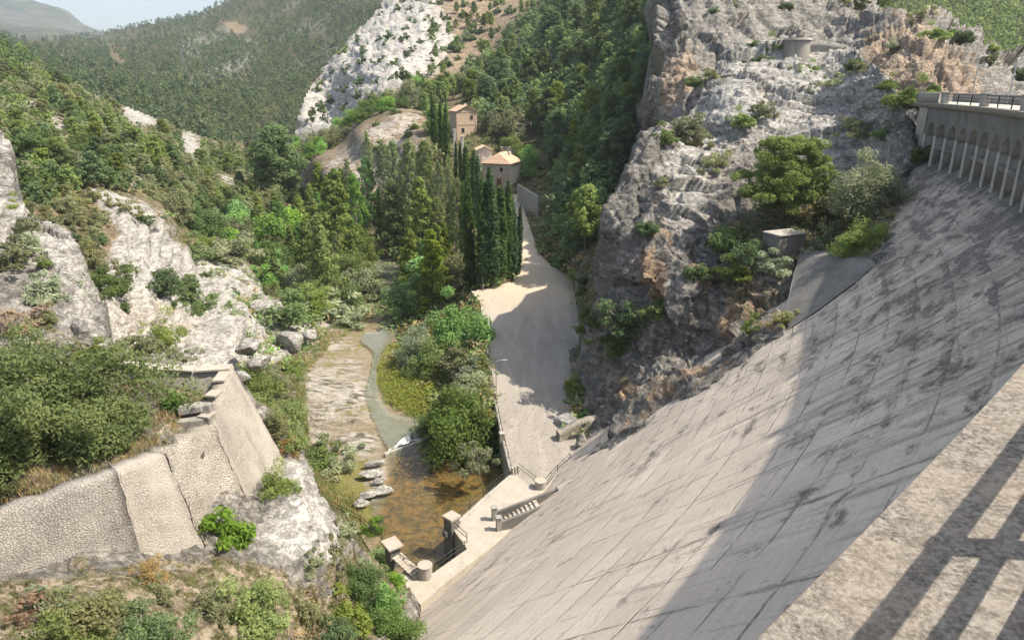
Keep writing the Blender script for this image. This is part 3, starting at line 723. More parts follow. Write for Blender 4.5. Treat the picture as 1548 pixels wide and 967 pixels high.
def rocky(P, seed, big=2.0, aniso=(1,1,1), amp=1.0):
    w = P+np.stack([fbm(P, 3, 3, seed+1), fbm(P, 3, 3, seed+2), fbm(P, 3, 3, seed+3)], -1)*.7
    return fbm(P, 14, 4, seed+6)*big + amp*(1.7*facets(w, 7.5, seed, aniso)+.85*facets(w, 2.8, seed+20, aniso)+.38*facets(w, 1.15, seed+40, aniso)+.22*fbm(P, .9, 3, seed+7))
BENCH = [(1075,345),(1130,318),(1210,300),(1290,300),(1345,270),(1350,330),(1325,390),(1225,390),(1190,400),(1130,390),(1085,380)]
SLABS = [(1000,250),(1010,190),(1060,150),(1100,70),(1180,48),(1290,76),(1350,130),(1352,240),(1290,255),(1200,230),(1120,200),(1090,260),(1050,330),(1000,330)]
def crag_disp(P, N, u, v):
    dd = polydist(u, v, CC, False); near = np.clip(dd/30, 0, 1); bench = softpoly(u, v, BENCH, 16)
    slm = softpoly(u, v, SLABS, 30); Pt = P@np.array([[.95,.1,.28],[-.1,.95,.28],[-.28,-.28,.92]])
    a = rocky(P, 101, 2.0, (1,1,.55))*(1-slm)+rocky(Pt, 131, 1.6, (.55,.55,1.9), .95)*slm-.2
    a = a*(.12+.88*near)*(1-.8*bench) - 3.5*softpoly(u, v, [(1208,388),(1262,392),(1318,399),(1326,405),(1290,432),(1240,470),(1194,500),(1188,480),(1198,430)], 8)
    return N*a[..., None]
def crag_col(P, N, u, v):
    sl = softpoly(u, v, SLABS, 25); be = softpoly(u, v, BENCH, 16)
    och = np.zeros(u.shape)
    for q, w in (([(975,400),(1010,395),(1012,455),(985,470),(965,440)], 1.0),([(1090,445),(1150,420),(1165,460),(1110,490),(1085,520)], 1.0),([(960,380),(990,370),(1020,420),(1000,480),(960,470)], .75),([(1040,385),(1085,400),(1085,470),(1050,450)], .8),([(975,240),(1000,260),(1015,330),(1035,400),(1015,400),(985,330)], .75),([(900,540),(960,560),(1000,600),(930,640)], .55),([(1000,560),(1180,450),(1190,495),(1040,610),(930,660)], .5)):
        och = np.maximum(och, w*softpoly(u, v, q, 22))
    gr = np.maximum.reduce([be*.75, .5*softpoly(u, v, [(990,195),(1050,180),(1075,230),(1010,220)], 14), .55*softpoly(u, v, [(1080,380),(1200,400),(1190,480),(1130,540),(1070,420)], 20), np.clip(N[...,2]-.80, 0, 1)*2.2*(1-sl*.7), .6*softpoly(u, v, [(845,640),(880,640),(900,720),(850,700)], 12)])
    return np.stack([och*0, np.clip(gr,0,1), och, np.clip(sl*.88, 0, 1)], -1)
crag_o = build_sheet('cliff', crag, CRAG_POLY, 2, M['rock'], crag_disp, crag_col, skirt=[(3,.4),(9,2),(20,14),(28,50)], flat=True)

# cliff behind the crag, rising out of frame
backc = [(995,170,134),(1000,100,138),(1000,0,148),(1010,-60,156),(1060,150,128),(1060,60,138),(1060,-40,152),(1100,60,140),(1200,40,150),(1200,-40,165),(1300,60,142),(1300,0,160),(1350,80,128),(1400,110,116),(1400,50,132),(1450,110,114),(1450,50,136),(1500,120,114),(1548,140,116),(1548,100,130),(1700,140,120),(1700,90,150),(1320,120,128),(1250,150,135),(1100,200,124),(1400,200,108),(1548,250,105),(1700,250,100),(1380,20,150),(1330,-30,165),(960,200,140),(960,0,165),(1440,10,170)]
back = Sheet(backc, 2e-3)
BACK_POLY = [(1003,205),(992,170),(990,130),(996,100),(995,60),(1000,20),(1006,-90),(1290,-90),(1320,-20),(1345,5),(1375,15),(1410,22),(1440,30),(1468,45),(1490,68),(1515,82),(1560,96),(1720,100),(1720,260),(1340,260),(1100,240)]
def back_disp(P, N, u, v):
    a = rocky(P, 201, 2.6, (1.1,1.1,.5), 1.25)
    return N*(a*.9)[..., None]
def back_col(P, N, u, v):
    och = np.zeros(u.shape)
    for q, w in (([(1300,50),(1400,30),(1440,60),(1490,105),(1500,150),(1330,150)], 1.0),([(996,70),(1055,60),(1055,145),(1010,195),(988,150)], .9),([(1440,70),(1530,110),(1548,150),(1450,140)], .4),([(1260,40),(1330,30),(1340,80)], .35),([(1000,0),(1050,0),(1050,90),(1000,90)], .5)):
        och = np.maximum(och, w*softpoly(u, v, q, 25))
    gr = np.maximum(np.clip(N[...,2]-.7,0,1)*2.0, softpoly(u, v, [(1380,0),(1490,60),(1548,110),(1480,80)], 16)*.35)
    return np.stack([och*0, np.clip(gr,0,1), och, .25+och*0], -1)
back_o = build_sheet('cliff', back, BACK_POLY, 2.5, M['rock'], back_disp, back_col, skirt=[(3,1),(20,6),(40,40)], flat=True)
# wooded slope seen far off over the right shoulder
farr = Sheet([(1440,-40,520),(1440,60,380),(1560,-60,600),(1560,100,330),(1750,-60,600),(1750,120,300),(1330,-60,520),(1330,60,400)])
right_hill = build_sheet('hillside', farr, [(1320,-80),(1760,-80),(1760,150),(1500,130),(1330,60)], 6, M['far_ground'], lambda P,N,u,v: N*(2*fbm(P,30,3,77))[...,None], lambda P,N,u,v: np.stack([.25+.2*fbm(P,40,3,78), .5+0*u, 0*u, 0*u], -1))

# left bank: crags, the bench that carries the old walls, white rock down to the stream
WTOP = 22.0
bankc = [(0,200,74),(10,250,71),(20,300,69),(60,345,68),(0,330,67),(100,370,66),(100,420,62),(140,420,66),(150,470,63),(60,400,62),(0,400,60),(60,460,57),(0,460,55),(110,480,57),(170,520,60),(0,520,51),(100,520,52),(-150,200,66),(-150,400,50),(-150,520,44),(-400,300,45),(-400,520,36),
 (190,548,54),(270,555,'z',21.3),(340,570,'z',21.3),(280,590,'z',21.4),(200,600,'z',21.8),(100,600,'z',22),(0,600,'z',22.2),(100,670,'z',21.8),(0,700,'z',21.8),(200,660,'z',21.8),(260,650,'z',20.9),(285,640,'z',20.2),(310,630,'z',20.1),(300,655,'z',20.0),(270,625,'z',21.2),(180,700,'z',21.7),(60,740,'z',21.7),(-150,650,'z',22.5),(-400,650,'z',23),
 (0,830,36.5),(100,830,37.2),(180,800,39.8),(260,800,42.5),(330,760,46),(400,720,52),(0,900,31.5),(100,900,32.5),(200,880,35),(300,870,39),(380,850,42.0),(430,800,46),(440,740,49.5),(400,800,46.5),(340,830,42),
 (420,650,53.5),(445,665,55.5),(468,715,52.8),(490,765,50.5),(470,780,48),(480,830,46),(520,810,50.5),(545,835,52.5),(510,860,47.5),(440,860,43.5),(400,910,40),(300,930,35.5),(200,940,32.3),(100,967,30.2),(0,967,29),(-200,800,33),(-200,967,27),
 (560,890,51.5),(600,900,55),(540,930,47.5),(580,960,46.8),(480,930,42.8),(480,1000,40),(600,1020,43),(300,1020,32),(0,1060,26),(620,910,57),(400,1080,32),(380,640,'z',18.0),(395,610,'z',18.5)]
bankc = [c if len(c) == 3 else (c[0], c[1], float(depth_at_z(c[1], c[3]))) for c in bankc]
bank = Sheet(bankc, 2e-3)
BANK_POLY = [(-380,160),(-60,180),(0,195),(14,215),(22,255),(24,300),(40,318),(70,330),(104,345),(122,370),(130,400),(142,435),(152,462),(160,500),(178,530),(196,546),(350,556),(372,580),(395,606),(412,622),(430,645),(446,664),(458,690),(470,714),(480,745),(492,766),(508,788),(522,810),(540,826),(552,842),(575,868),(600,886),(622,902),(630,925),(610,990),(560,1080),(-380,1080)]
WROCK = [(420,640),(470,715),(490,765),(520,810),(500,850),(440,860),(390,830),(420,770),(430,720)]
LCRAG = [(-200,190),(20,195),(25,300),(104,345),(130,400),(155,465),(160,520),(110,500),(80,430),(40,380),(-200,350)]
def bank_disp(P, N, u, v):
    fl = softpoly(u, v, [(190,556),(345,562),(330,610),(320,640),(250,660),(178,712),(20,770),(-200,800),(-200,560)], 14)
    lc = softpoly(u, v, LCRAG, 20)
    a = rocky(P, 301, 1.3, (.6,.6,1.3), .62)
    a = a*(.55+.45*lc)*(1-.85*fl)
    return N*a[..., None]
def bank_col(P, N, u, v):
    wr = softpoly(u, v, WROCK, 22); lc = softpoly(u, v, LCRAG, 22); fl = softpoly(u, v, [(0,470),(120,480),(190,548),(345,560),(320,640),(178,712),(20,770),(0,790)], 20); ft = softpoly(u, v, [(-200,850),(200,850),(330,830),(420,860),(520,900),(600,1000),(-200,1000)], 30)
    be = softpoly(u, v, [(400,600),(440,640),(480,740),(450,720),(425,660)], 10); rt = softpoly(u, v, [(480,800),(540,830),(610,890),(620,980),(520,960),(480,880)], 16)
    g = np.maximum.reduce([fl*.5, ft*.72, be*.6, rt*.75])-wr*.4-lc*.3+.3*fbm(P, 5, 3, 88)
    rub = np.maximum(fl*.35, ft*.2)
    return np.stack([rub, np.clip(g,0,1), np.clip(rub*.8+.25*softpoly(u,v,[(400,800),(440,760),(470,850)],20), 0, 1), np.clip(np.maximum(wr, lc*.75), 0, 1)], -1)
bank_o = build_sheet('river_bank', bank, BANK_POLY, 2.5, M['rock'], bank_disp, bank_col, skirt=[(.6,.8),(2.5,4),(5,12),(6,26)], flat=True)

# stream bed, water, road
bedsh = terr
def bed_col(P, N, u, v):
    u = u+14*fbm(P, 5, 4, 93); v = v+10*fbm(P, 5, 4, 94)
    slab = np.maximum(softpoly(u, v, [(440,500),(500,490),(560,560),(572,600),(575,640),(560,690),(480,690),(440,640)], 20), .9*softpoly(u, v, [(540,690),(590,690),(590,770),(540,760)], 8))
    pool = softpoly(u, v, [(588,682),(640,664),(775,715),(690,800),(650,850),(590,850),(570,800),(585,730)], 10)
    gr = np.maximum(.75*softpoly(u, v, [(470,700),(560,690),(560,730),(590,800),(540,800)], 14), .42*softpoly(u, v, [(440,520),(570,475),(560,560),(450,590)], 16))
    slab = slab*np.clip(.75+.9*fbm(P, 4, 3, 96), 0, 1); gr = np.maximum(gr, .55*np.clip(fbm(P, 3.5, 3, 98)*2-.2, 0, 1))
    return np.stack([slab, gr*(1-pool), pool, 0*u], -1)
class ZSheet:
    def at(s, u, v): return unproj(u, v, depth_at_z(v, bed_z(u, v)))
def bed_disp(P, N, u, v):
    q = P@np.array([[.92,.38,0],[-.38,.92,0],[0,0,1]])*np.array([.2,1.5,1])
    sl = softpoly(u, v, [(448,570),(560,590),(565,650),(560,690),(480,690),(455,650)], 16)
    edge = 0*u
    out = 0*P; out[..., 2] = .10*fbm(P,1.6,4,91)+sl*(.4+.85*fbm(q,1.2,3,92))+edge*.9*(v < 650)-.25*softpoly(u, v, STREAM, 16)*(v<660)
    return out
STREAM = [(590,682),(574,655),(562,625),(551,598),(561,562),(566,532),(545,514),(552,502),(575,500),(590,480),(575,440),(560,400),(585,385),(615,400),(610,440),(604,500),(575,535),(568,560),(572,600),(590,625),(625,632),(640,640),(640,666)]
BEDX = [(425,560),(450,500),(490,470),(560,445),(600,380),(625,380),(625,440),(605,500),(590,560),(615,622),(660,625),(690,660),(745,690),(782,722),(700,820),(650,885),(585,870),(525,780),(465,715),(430,640)]
bed_o = build_sheet('stream_bed', ZSheet(), BEDX, 2, M['stream_bed'], bed_disp, bed_col)
def flat_water(name, poly, z, step, murk):
    us = [p[0] for p in poly]; vs = [p[1] for p in poly]
    UU, VV = np.meshgrid(np.arange(min(us), max(us)+step, step), np.arange(min(vs), max(vs)+step, step))
    P = unproj(UU, VV, depth_at_z(VV, z if not callable(z) else z(UU, VV))); nv, nu = UU.shape; idx = np.arange(nv*nu).reshape(nv, nu)
    q = np.stack([idx[:-1,:-1], idx[1:,:-1], idx[1:,1:], idx[:-1,1:]], -1).reshape(-1,4)
    q = q[inpoly((UU[:-1,:-1]+step/2).ravel(), (VV[:-1,:-1]+step/2).ravel(), poly)]
    mk = murk(UU, VV).ravel(); V = P.reshape(-1,3); used, inv = np.unique(q, return_inverse=True)
    o = link(bpy.data.objects.new(name, np_mesh(name, V[used], inv.reshape(q.shape), [M['water']], True, {'murk': mk[used]}))); o['kind'] = 'structure'; return o
POOL = [(588,684),(640,664),(700,660),(745,690),(775,716),(700,810),(650,862),(598,850),(575,800),(560,760),(590,730)]
STREAM = [(590,682),(574,655),(562,625),(551,598),(561,562),(566,532),(545,514),(552,502),(575,500),(590,480),(575,440),(560,400),(585,385),(615,400),(610,440),(604,500),(575,535),(568,560),(572,600),(590,625),(625,632),(640,640),(640,666)]
flat_water('water', POOL, -2.85, 2, lambda u, v: .03+0*u)
flat_water('water', STREAM, lambda u, v: np.where(v > 690, -3.6, -3.6+np.clip((640-v)/250, 0, 1)*1.3), 2, lambda u, v: .34+.2*fbm(np.stack([u,v,0*u],-1), 30, 4, 95)-.2*softpoly(u,v,[(520,600),(560,590),(560,640),(530,640)],20))
road_o = build_sheet('gravel_road', roadsh, ROADALL, 2, M['road'], lambda P,N,u,v: N*(.03*fbm(P,3,3,97)+.03)[...,None])
EXPOSURE = 1.05
# ------------------------------------------------------------------ the dam
dam = thing('dam', 'huge curved concrete dam with stained sloping face and arcaded crest', 'dam', tuple(dam_p(40, 2, 30)))
DM = Matrix.Translation(-Vector(dam.location))
def dmesh(name, V, Fs, mat, uv=None, parent=dam):
    V = np.asarray(V, float)-np.array(dam.location)
    if uv is None:
        Fs = [np.asarray(f) for f in (Fs if isinstance(Fs, list) else [Fs])]; used = np.unique(np.concatenate([f.ravel() for f in Fs])); mp = np.zeros(len(V), int); mp[used] = np.arange(len(used)); V = V[used]; Fs = [mp[f] for f in Fs]
    return link(bpy.data.objects.new(name, np_mesh(name, V, Fs, [mat], False, None, uv)), parent)
def gridfaces(nr, nc):
    idx = np.arange(nr*nc).reshape(nr, nc)
    return np.stack([idx[:-1,:-1], idx[:-1,1:], idx[1:,1:], idx[1:,:-1]], -1).reshape(-1, 4)
ss = np.arange(-60, 112, 1.0); oo = np.arange(-3.2, 50, .8)
S, O = np.meshgrid(ss, oo)
Pf = np.concatenate([dam_xy(S, O), (FACE_Z-(O-FACE_O)/FACE_K)[..., None]], -1)
Pf[..., 2] += .05*fbm(Pf, 3, 3, 501)
UVf = np.stack([S, (O-FACE_O)*math.hypot(1, 1/FACE_K)], -1)
dmesh('downstream_face', Pf.reshape(-1,3), gridfaces(*S.shape), M['dam_face'], UVf.reshape(-1,2))
def sweep(name, prof, s0, s1, mat, ds=1.0, close=True, parent=dam):
    s = np.linspace(s0, s1, max(2, int((s1-s0)/ds)+1)); n = len(prof)
    rows = [np.concatenate([dam_xy(s, np.full(len(s), o)), np.full((len(s),1), z)], -1) for o, z in prof]
    if close: rows.append(rows[0])
    P = np.stack(rows); f = gridfaces(*P.shape[:2]); nc = len(s)
    fs = [f]
    if close: fs.append(np.array([[r*nc for r in range(n)][::-1], [r*nc+nc-1 for r in range(n)]]))
    return dmesh(name, P.reshape(-1,3), fs, mat, None, parent)
END = 104.0
sweep('crest_deck', [(-.45,Z_DECK-.004),(-.45,Z_DECK-.5),(-6.2,Z_DECK-.5),(-6.2,Z_DECK-.004)], -60, END+6, M['concrete'])
sweep('cornice', [(0,Z_DECK),(0,Z_DECK-.34),(-.28,Z_DECK-.58),(-.448,Z_DECK-.58),(-.448,Z_DECK+.0),(-.92,Z_DECK+.0),(-.92,Z_DECK+.012),(-.45,Z_DECK+.012)], -60, END, M['coping'], .5)
sweep('upstream_wall', [(-6.3,Z_DECK+1.0),(-6.3,-5),(-6.8,-5),(-6.8,Z_DECK+1.0)], -60, END+6, M['concrete_grey'])
sweep('back_wall', [(-3.2,Z_DECK-.5),(-3.2,FACE_Z-1.2),(-3.6,FACE_Z-1.2),(-3.6,Z_DECK-.5)], -60, END, M['concrete_dark'])  # darker concrete puts the shade of the recess into the wall colour
# arcade
BAY = 3.66; ARC_TOP = Z_DECK-.58; SPR = 36.5; RAD = 1.36
s_first = 98.9
npier = 0
pier_me = None
def pier_local():
    mb = MB(); w = .78
    # fin: straight top, front edge that slants out to the foot
    prof = [(-3.2, SPR+.2), (-.42, SPR+.2), (-.42, FACE_Z-.1), (-3.2, FACE_Z+2.3)]
    return prof, w
prof, pw = pier_local()
for k in range(0, 26):
    sc = s_first-BAY*(k-.5)         # pier between bays
    s0, s1 = sc-pw/2-.0, sc+pw/2
    V = []
    for s in (s0, s1):
        for o, z in prof: V.append(tuple(dam_p(s, o, z)))
    n = len(prof)
    Fq = [np.array([list(range(n))[::-1], list(range(n, 2*n))]), np.array([[i, (i+1)%n, n+(i+1)%n, n+i] for i in range(n)])]
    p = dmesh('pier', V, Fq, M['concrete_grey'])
    fv = []
    for s in (sc-pw/2-.03, sc+pw/2+.03):
        for o, z in ((-.48, SPR+.02), (-.385, SPR+.02), (-.385, FACE_Z-.2), (-.48, FACE_Z-.1)): fv.append(tuple(dam_p(s, o, z)-Vector(dam.location)))
    MB().add(fv, [(0,1,2,3)[::-1],(4,5,6,7),(0,1,5,4),(1,2,6,5),(2,3,7,6),(3,0,4,7)]).build('pier_face', M['concrete'], p)  # paler slab added on a darker body: side shade put into the colours
    if k % 3 != 1 and k > 0:      # tie beam across the bay at mid height
        mb = MB(); a, b = sc+pw/2-.02, sc+BAY-pw/2+.02; zt = SPR-1.15
        mb.hexa([tuple(dam_p(a,-1.0,zt-.2)-Vector(dam.location)), tuple(dam_p(b,-1.0,zt-.2)-Vector(dam.location)), tuple(dam_p(b,-.42,zt-.2)-Vector(dam.location)), tuple(dam_p(a,-.42,zt-.2)-Vector(dam.location))][::-1],
                [tuple(dam_p(a,-1.0,zt+.2)-Vector(dam.location)), tuple(dam_p(b,-1.0,zt+.2)-Vector(dam.location)), tuple(dam_p(b,-.42,zt+.2)-Vector(dam.location)), tuple(dam_p(a,-.42,zt+.2)-Vector(dam.location))][::-1])
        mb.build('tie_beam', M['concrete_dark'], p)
    # arch over the bay on the near side of this pier
    c = s_first-BAY*k; V = []; nseg = 12; fo, bo = -.40, -3.2
    pts = [(c-BAY/2, SPR), (c-RAD, SPR)]+[(c-RAD*math.cos(math.pi*i/nseg), SPR+RAD*1.05*math.sin(math.pi*i/nseg)) for i in range(1, nseg)]+[(c+RAD, SPR), (c+BAY/2, SPR)]
    m = len(pts)
    for o in (fo, bo):
        for s, z in pts: V.append(tuple(dam_p(s, o, z)))
        for s, z in pts: V.append(tuple(dam_p(s, o, ARC_TOP+.02)))
    q = [[i, i+1, m+i+1, m+i] for i in range(m-1)]; q2_ = [[i+1, i, 2*m+i, 2*m+i+1] for i in range(m-1)]
    dmesh('arch', V, np.array(q2_), M['concrete']); dmesh('vault', V, np.array(q), M['concrete_dark'])  # vault mesh in darker concrete: shade inside the bays put into its colour
sweep('abutment_wall', [(-.38,ARC_TOP+.02),(-.38,FACE_Z-1),(-2,FACE_Z-1),(-2,ARC_TOP+.02)], s_first+BAY/2+.2, END, M['concrete'])
# parapet: masonry pillars, iron posts and rails
RO = -.85
k0 = [3.57+4.27*j for j in range(-3, 24)]
for j, s in enumerate(k0):
    jj = j-3
    if jj % 3 == 1:
        mb = MB(); L = Vector(dam.location)
        a = [dam_p(s-.55, RO+.28, Z_DECK+.012)-L, dam_p(s+.55, RO+.28, Z_DECK+.012)-L, dam_p(s+.55, RO-.28, Z_DECK+.012)-L, dam_p(s-.55, RO-.28, Z_DECK+.012)-L][::-1]
        b = [Vector((q.x, q.y, Z_DECK+1.12)) - Vector((0,0,L.z)) for q in a]
        mb.hexa(a, b)
        a2 = [dam_p(s-.65, RO+.36, Z_DECK+1.12)-L, dam_p(s+.65, RO+.36, Z_DECK+1.12)-L, dam_p(s+.65, RO-.36, Z_DECK+1.12)-L, dam_p(s-.65, RO-.36, Z_DECK+1.12)-L][::-1]
        b2 = [q+Vector((0,0,.14)) for q in a2]; mb.hexa(a2, b2)
        mb.build('parapet_pillar', M['concrete'], dam, bevel=.02)
    else:
        mb = MB(); L = Vector(dam.location); p = dam_p(s, RO, Z_DECK)-L
        ang = TANG_Z = math.atan2(*(dam_xy(s+.5, RO)-dam_xy(s-.5, RO))[::-1])
        mb.box((p.x, p.y, p.z+.53), (.11, .09, 1.06), ang); mb.build('railing_post', M['iron'], dam)
L = Vector(dam.location)
for z, r in ((1.03,.045),(.72,.035),(.41,.035)):
    mb = MB(); mb.tube([dam_p(s, RO, Z_DECK+z)-L for s in np.arange(-9, 98.5, 1.5)], r, 6); mb.build('rail', M['iron'], dam)
sweep('end_parapet', [(-.55,Z_DECK+1.15),(-.55,Z_DECK+.01),(-1.15,Z_DECK+.01),(-1.15,Z_DECK+1.15)], 98.5, END+2, M['concrete'])
# ------------------------------------------------------------------ terrace, railings, walls at the dam foot
def XY(u, v, z=0.0):
    p = PZ(u, v, z); return (p.x, p.y)
def find_s(u, o, z, lo=-5, hi=104):
    s = np.linspace(lo, hi, 4000); P = np.concatenate([dam_xy(s, o), np.full((4000,1), z)], -1); uu, vv, D = project(P)
    return float(s[np.argmin(np.abs(uu-u)+1e6*(D < 1))])
toe = [(895,690),(830,752),(750,822),(668,886),(636,915)]
ter = [(683,797),(692,789),(732,752),(772,718),(782,713),(812,736),(824,738),(842,716),(866,692),(880,680)]+toe+[(618,893),(604,868),(612,862),(640,870),(655,866),(706,830)]
tr = thing('concrete_terrace', 'pale concrete terrace at the foot of the dam beside the brown pool', 'terrace', PZ(760,760,0))
L0 = Vector(tr.location)
mb = MB(); poly = [XY(*p) for p in ter]; mb.prism([(x-L0.x, y-L0.y) for x, y in poly][::-1], -5.5, .06)
mb.build('slab', M['concrete_pale'], tr)
mb = MB()
for a, b in zip([(692,789),(732,752)], [(732,752),(772,718)]):
    p, q = Vector((*XY(*a), 0)), Vector((*XY(*b), 0)); d = (q-p).normalized(); n = Vector((d.y, -d.x, 0))
    c = (p+q)/2+n*.2-L0; mb.box((c.x, c.y, .13), ((q-p).length, .4, .16), math.atan2(d.y, d.x))
mb.build('kerb', M['concrete'], tr, bevel=.02)
def railing(pts, label, nposts=None, h=1.0, off=.06, zs=None):
    P = [p if isinstance(p, Vector) else PZ(*p[:2], p[2] if len(p) > 2 else 0)+Vector((0,0,off)) for p in pts]
    o = thing('metal_railing', label, 'railing', P[0]); L = Vector(o.location)
    full = []
    for a, b in zip(P[:-1], P[1:]):
        n = max(1, round((b-a).length/2.6)); full += [a+(b-a)*(i/n) for i in range(n)]
    full.append(P[-1])
    for p in full:
        mb = MB(); mb.box((p.x-L.x, p.y-L.y, p.z-L.z+h/2), (.07,.07,h)); mb.build('post', M['iron'], o)
    for z in (h, h*.52):
        mb = MB(); mb.tube([p-L+Vector((0,0,z)) for p in P], .032, 6); mb.build('rail', M['iron'], o)
    return o
railing([(690,791),(731,754),(770,720)], 'iron railing between the terrace and the brown pool')
railing([(784,713),(810,733)], 'short iron railing between the grey gate posts and round pillar')
railing([(825,735),(843,714),(862,697)], 'iron railing running from the round pillar up beside the dam foot')
railing([(682,799),(706,820)], 'short iron railing behind the square stone pier')
railing([(703,832),(657,865)], 'iron railing along the narrow walkway above the dark basin notch')
railing([(598,846),(611,856),(634,868)], 'short iron railing beside the pale steps at the left terrace end')
railing([(578,822,.4),(545,793,.4),(492,766,.4)], 'thin iron railing along the left bank path below white rock')
def post_obj(name, label, cat, u, v, z, mbf, mat, parts=()):
    p = PZ(u, v, z); o = thing(name, label, cat, p); mbf(o); return o
def round_pillar(u, v, r, h, label):
    p = PZ(u, v, 0); o = thing('round_pillar', label, 'pillar', p)
    mb = MB(); mb.tube([(0,0,.05),(0,0,h)], r, 20); mb.build('shaft', M['concrete'], o, bevel=.03)
    mb = MB(); mb.tube([(0,0,h),(0,0,h+.14)], r+.06, 20); mb.build('cap', M['concrete_pale'], o, bevel=.03)
round_pillar(817, 737, .62, .85, 'squat round concrete pillar where the railing turns beside the road')
round_pillar(643, 872, .62, 1.25, 'tall round concrete pillar at the left end of the walkway')
p = PZ(683, 797, 0); o = thing('stone_pier', 'square stone pier rising from the basin at the terrace corner', 'pier', (p.x, p.y, -4))
mb = MB(); mb.box((0,0,2.6), (1.15,1.15,5.2), R(48)); mb.build('shaft', M['concrete_dark'], o, bevel=.03)
mb = MB(); mb.box((0,0,5.3), (1.35,1.35,.3), R(48)); mb.build('cap', M['concrete_pale'], o, bevel=.03)
mb = MB(); mb.box((-.55,-.55,3.7), (.5,.5,.6), R(48)); mb.build('corbel', M['concrete_dark'], o)
for i, (u, v) in enumerate([(775,719),(779,717),(783,715)]):
    p = PZ(u, v, 0); mb = MB(); mb.box((0,0,.5), (.22,.3,1.0), R(40)); mb.box((0,0,1.03), (.26,.34,.08), R(40))
    o = mb.build('gate_post', M['concrete'], None, bevel=.02); o.location = p
    tag(o, ['leftmost of three slim concrete posts between road wall and terrace','middle one of three slim concrete posts between road wall and terrace','rightmost of three slim concrete posts between road wall and terrace'][i], 'post', 'slim concrete posts at the terrace corner')
# left-end block and pale steps
p = PZ(594, 842, 0); o = thing('stone_block', 'dark stone block with pale slab on top beside the left terrace steps', 'block', p)
mb = MB(); mb.box((0,0,.3), (1.0,1.3,2.2), R(35)); mb.build('base', M['concrete_dark'], o); mb = MB(); mb.box((0,0,1.5), (1.5,1.8,.22), R(35)); mb.build('slab', M['concrete_pale'], o, bevel=.03)
a, b = PZ(600,852,0), PZ(634,872,0); d = (b-a).normalized(); ang = math.atan2(d.y, d.x)
o = thing('stone_steps', 'pale stone steps at the left end of the terrace', 'steps', a)
for i in range(8):
    q = d*((b-a).length*(i+.5)/8); mb = MB(); mb.box((q.x, q.y, .9-.11*i), ((b-a).length/8+.04, 1.1, .14), ang); mb.build('step', M['concrete_pale'], o, bevel=.01)
# staircase standing against the dam face
A, B = PZ(762,800,0), PZ(852,762,1.8); A.z = 0; d = Vector((B.x-A.x, B.y-A.y, 0)); Ls = d.length; d.normalize(); n = Vector((-d.y, d.x, 0)); ang = math.atan2(d.y, d.x)
st = thing('staircase', 'concrete staircase between two low walls climbing against the dam face', 'staircase', A); NS = 9
for i in range(NS):
    q = d*(Ls*.62*(i+.5)/NS)+n*.9; hh = .19*(i+1); mb = MB(); mb.box((q.x, q.y, hh/2), (Ls*.62/NS, 1.5, hh), ang); mb.build('step', M['concrete_pale'], st)
for off, ext in ((0.0, 1.0), (1.8, 1.0)):
    mb = MB(); w = .16; x0, x1 = -.6, Ls*ext
    P4 = [d*x0+n*(off-w), d*x1+n*(off-w), d*x1+n*(off+w), d*x0+n*(off+w)]
    hs = [.9, 2.6, 2.6, .9]
    mb.hexa([(q.x, q.y, -.5) for q in P4], [(q.x, q.y, h) for q, h in zip(P4, hs)]); mb.build('side_wall', M['concrete_dark'], st)
    q = d*-.55+n*off; mb = MB(); mb.box((q.x, q.y, .75), (.5,.5,1.5), ang); mb.box((q.x, q.y, 1.55), (.62,.62,.14), ang); mb.build('newel', M['concrete_grey'], st, bevel=.02)
mb = MB(); P4 = [d*(Ls*.98)+n*-.25, d*(Ls+2.9)+n*-.1, d*(Ls+2.9)+n*1.9, d*(Ls*.98)+n*2.05]
mb.hexa([(q.x, q.y, .5) for q in P4], [(q.x, q.y, h) for q, h in zip(P4, (2.7,4.0,4.0,2.7))]); mb.build('landing', M['concrete_pale'], st, bevel=.03)
mb = MB(); mb.tube([d*.2+n*.2+Vector((0,0,1.3)), d*(Ls*.6)+n*.2+Vector((0,0,2.6))], .03); mb.build('handrail', M['iron'], st)
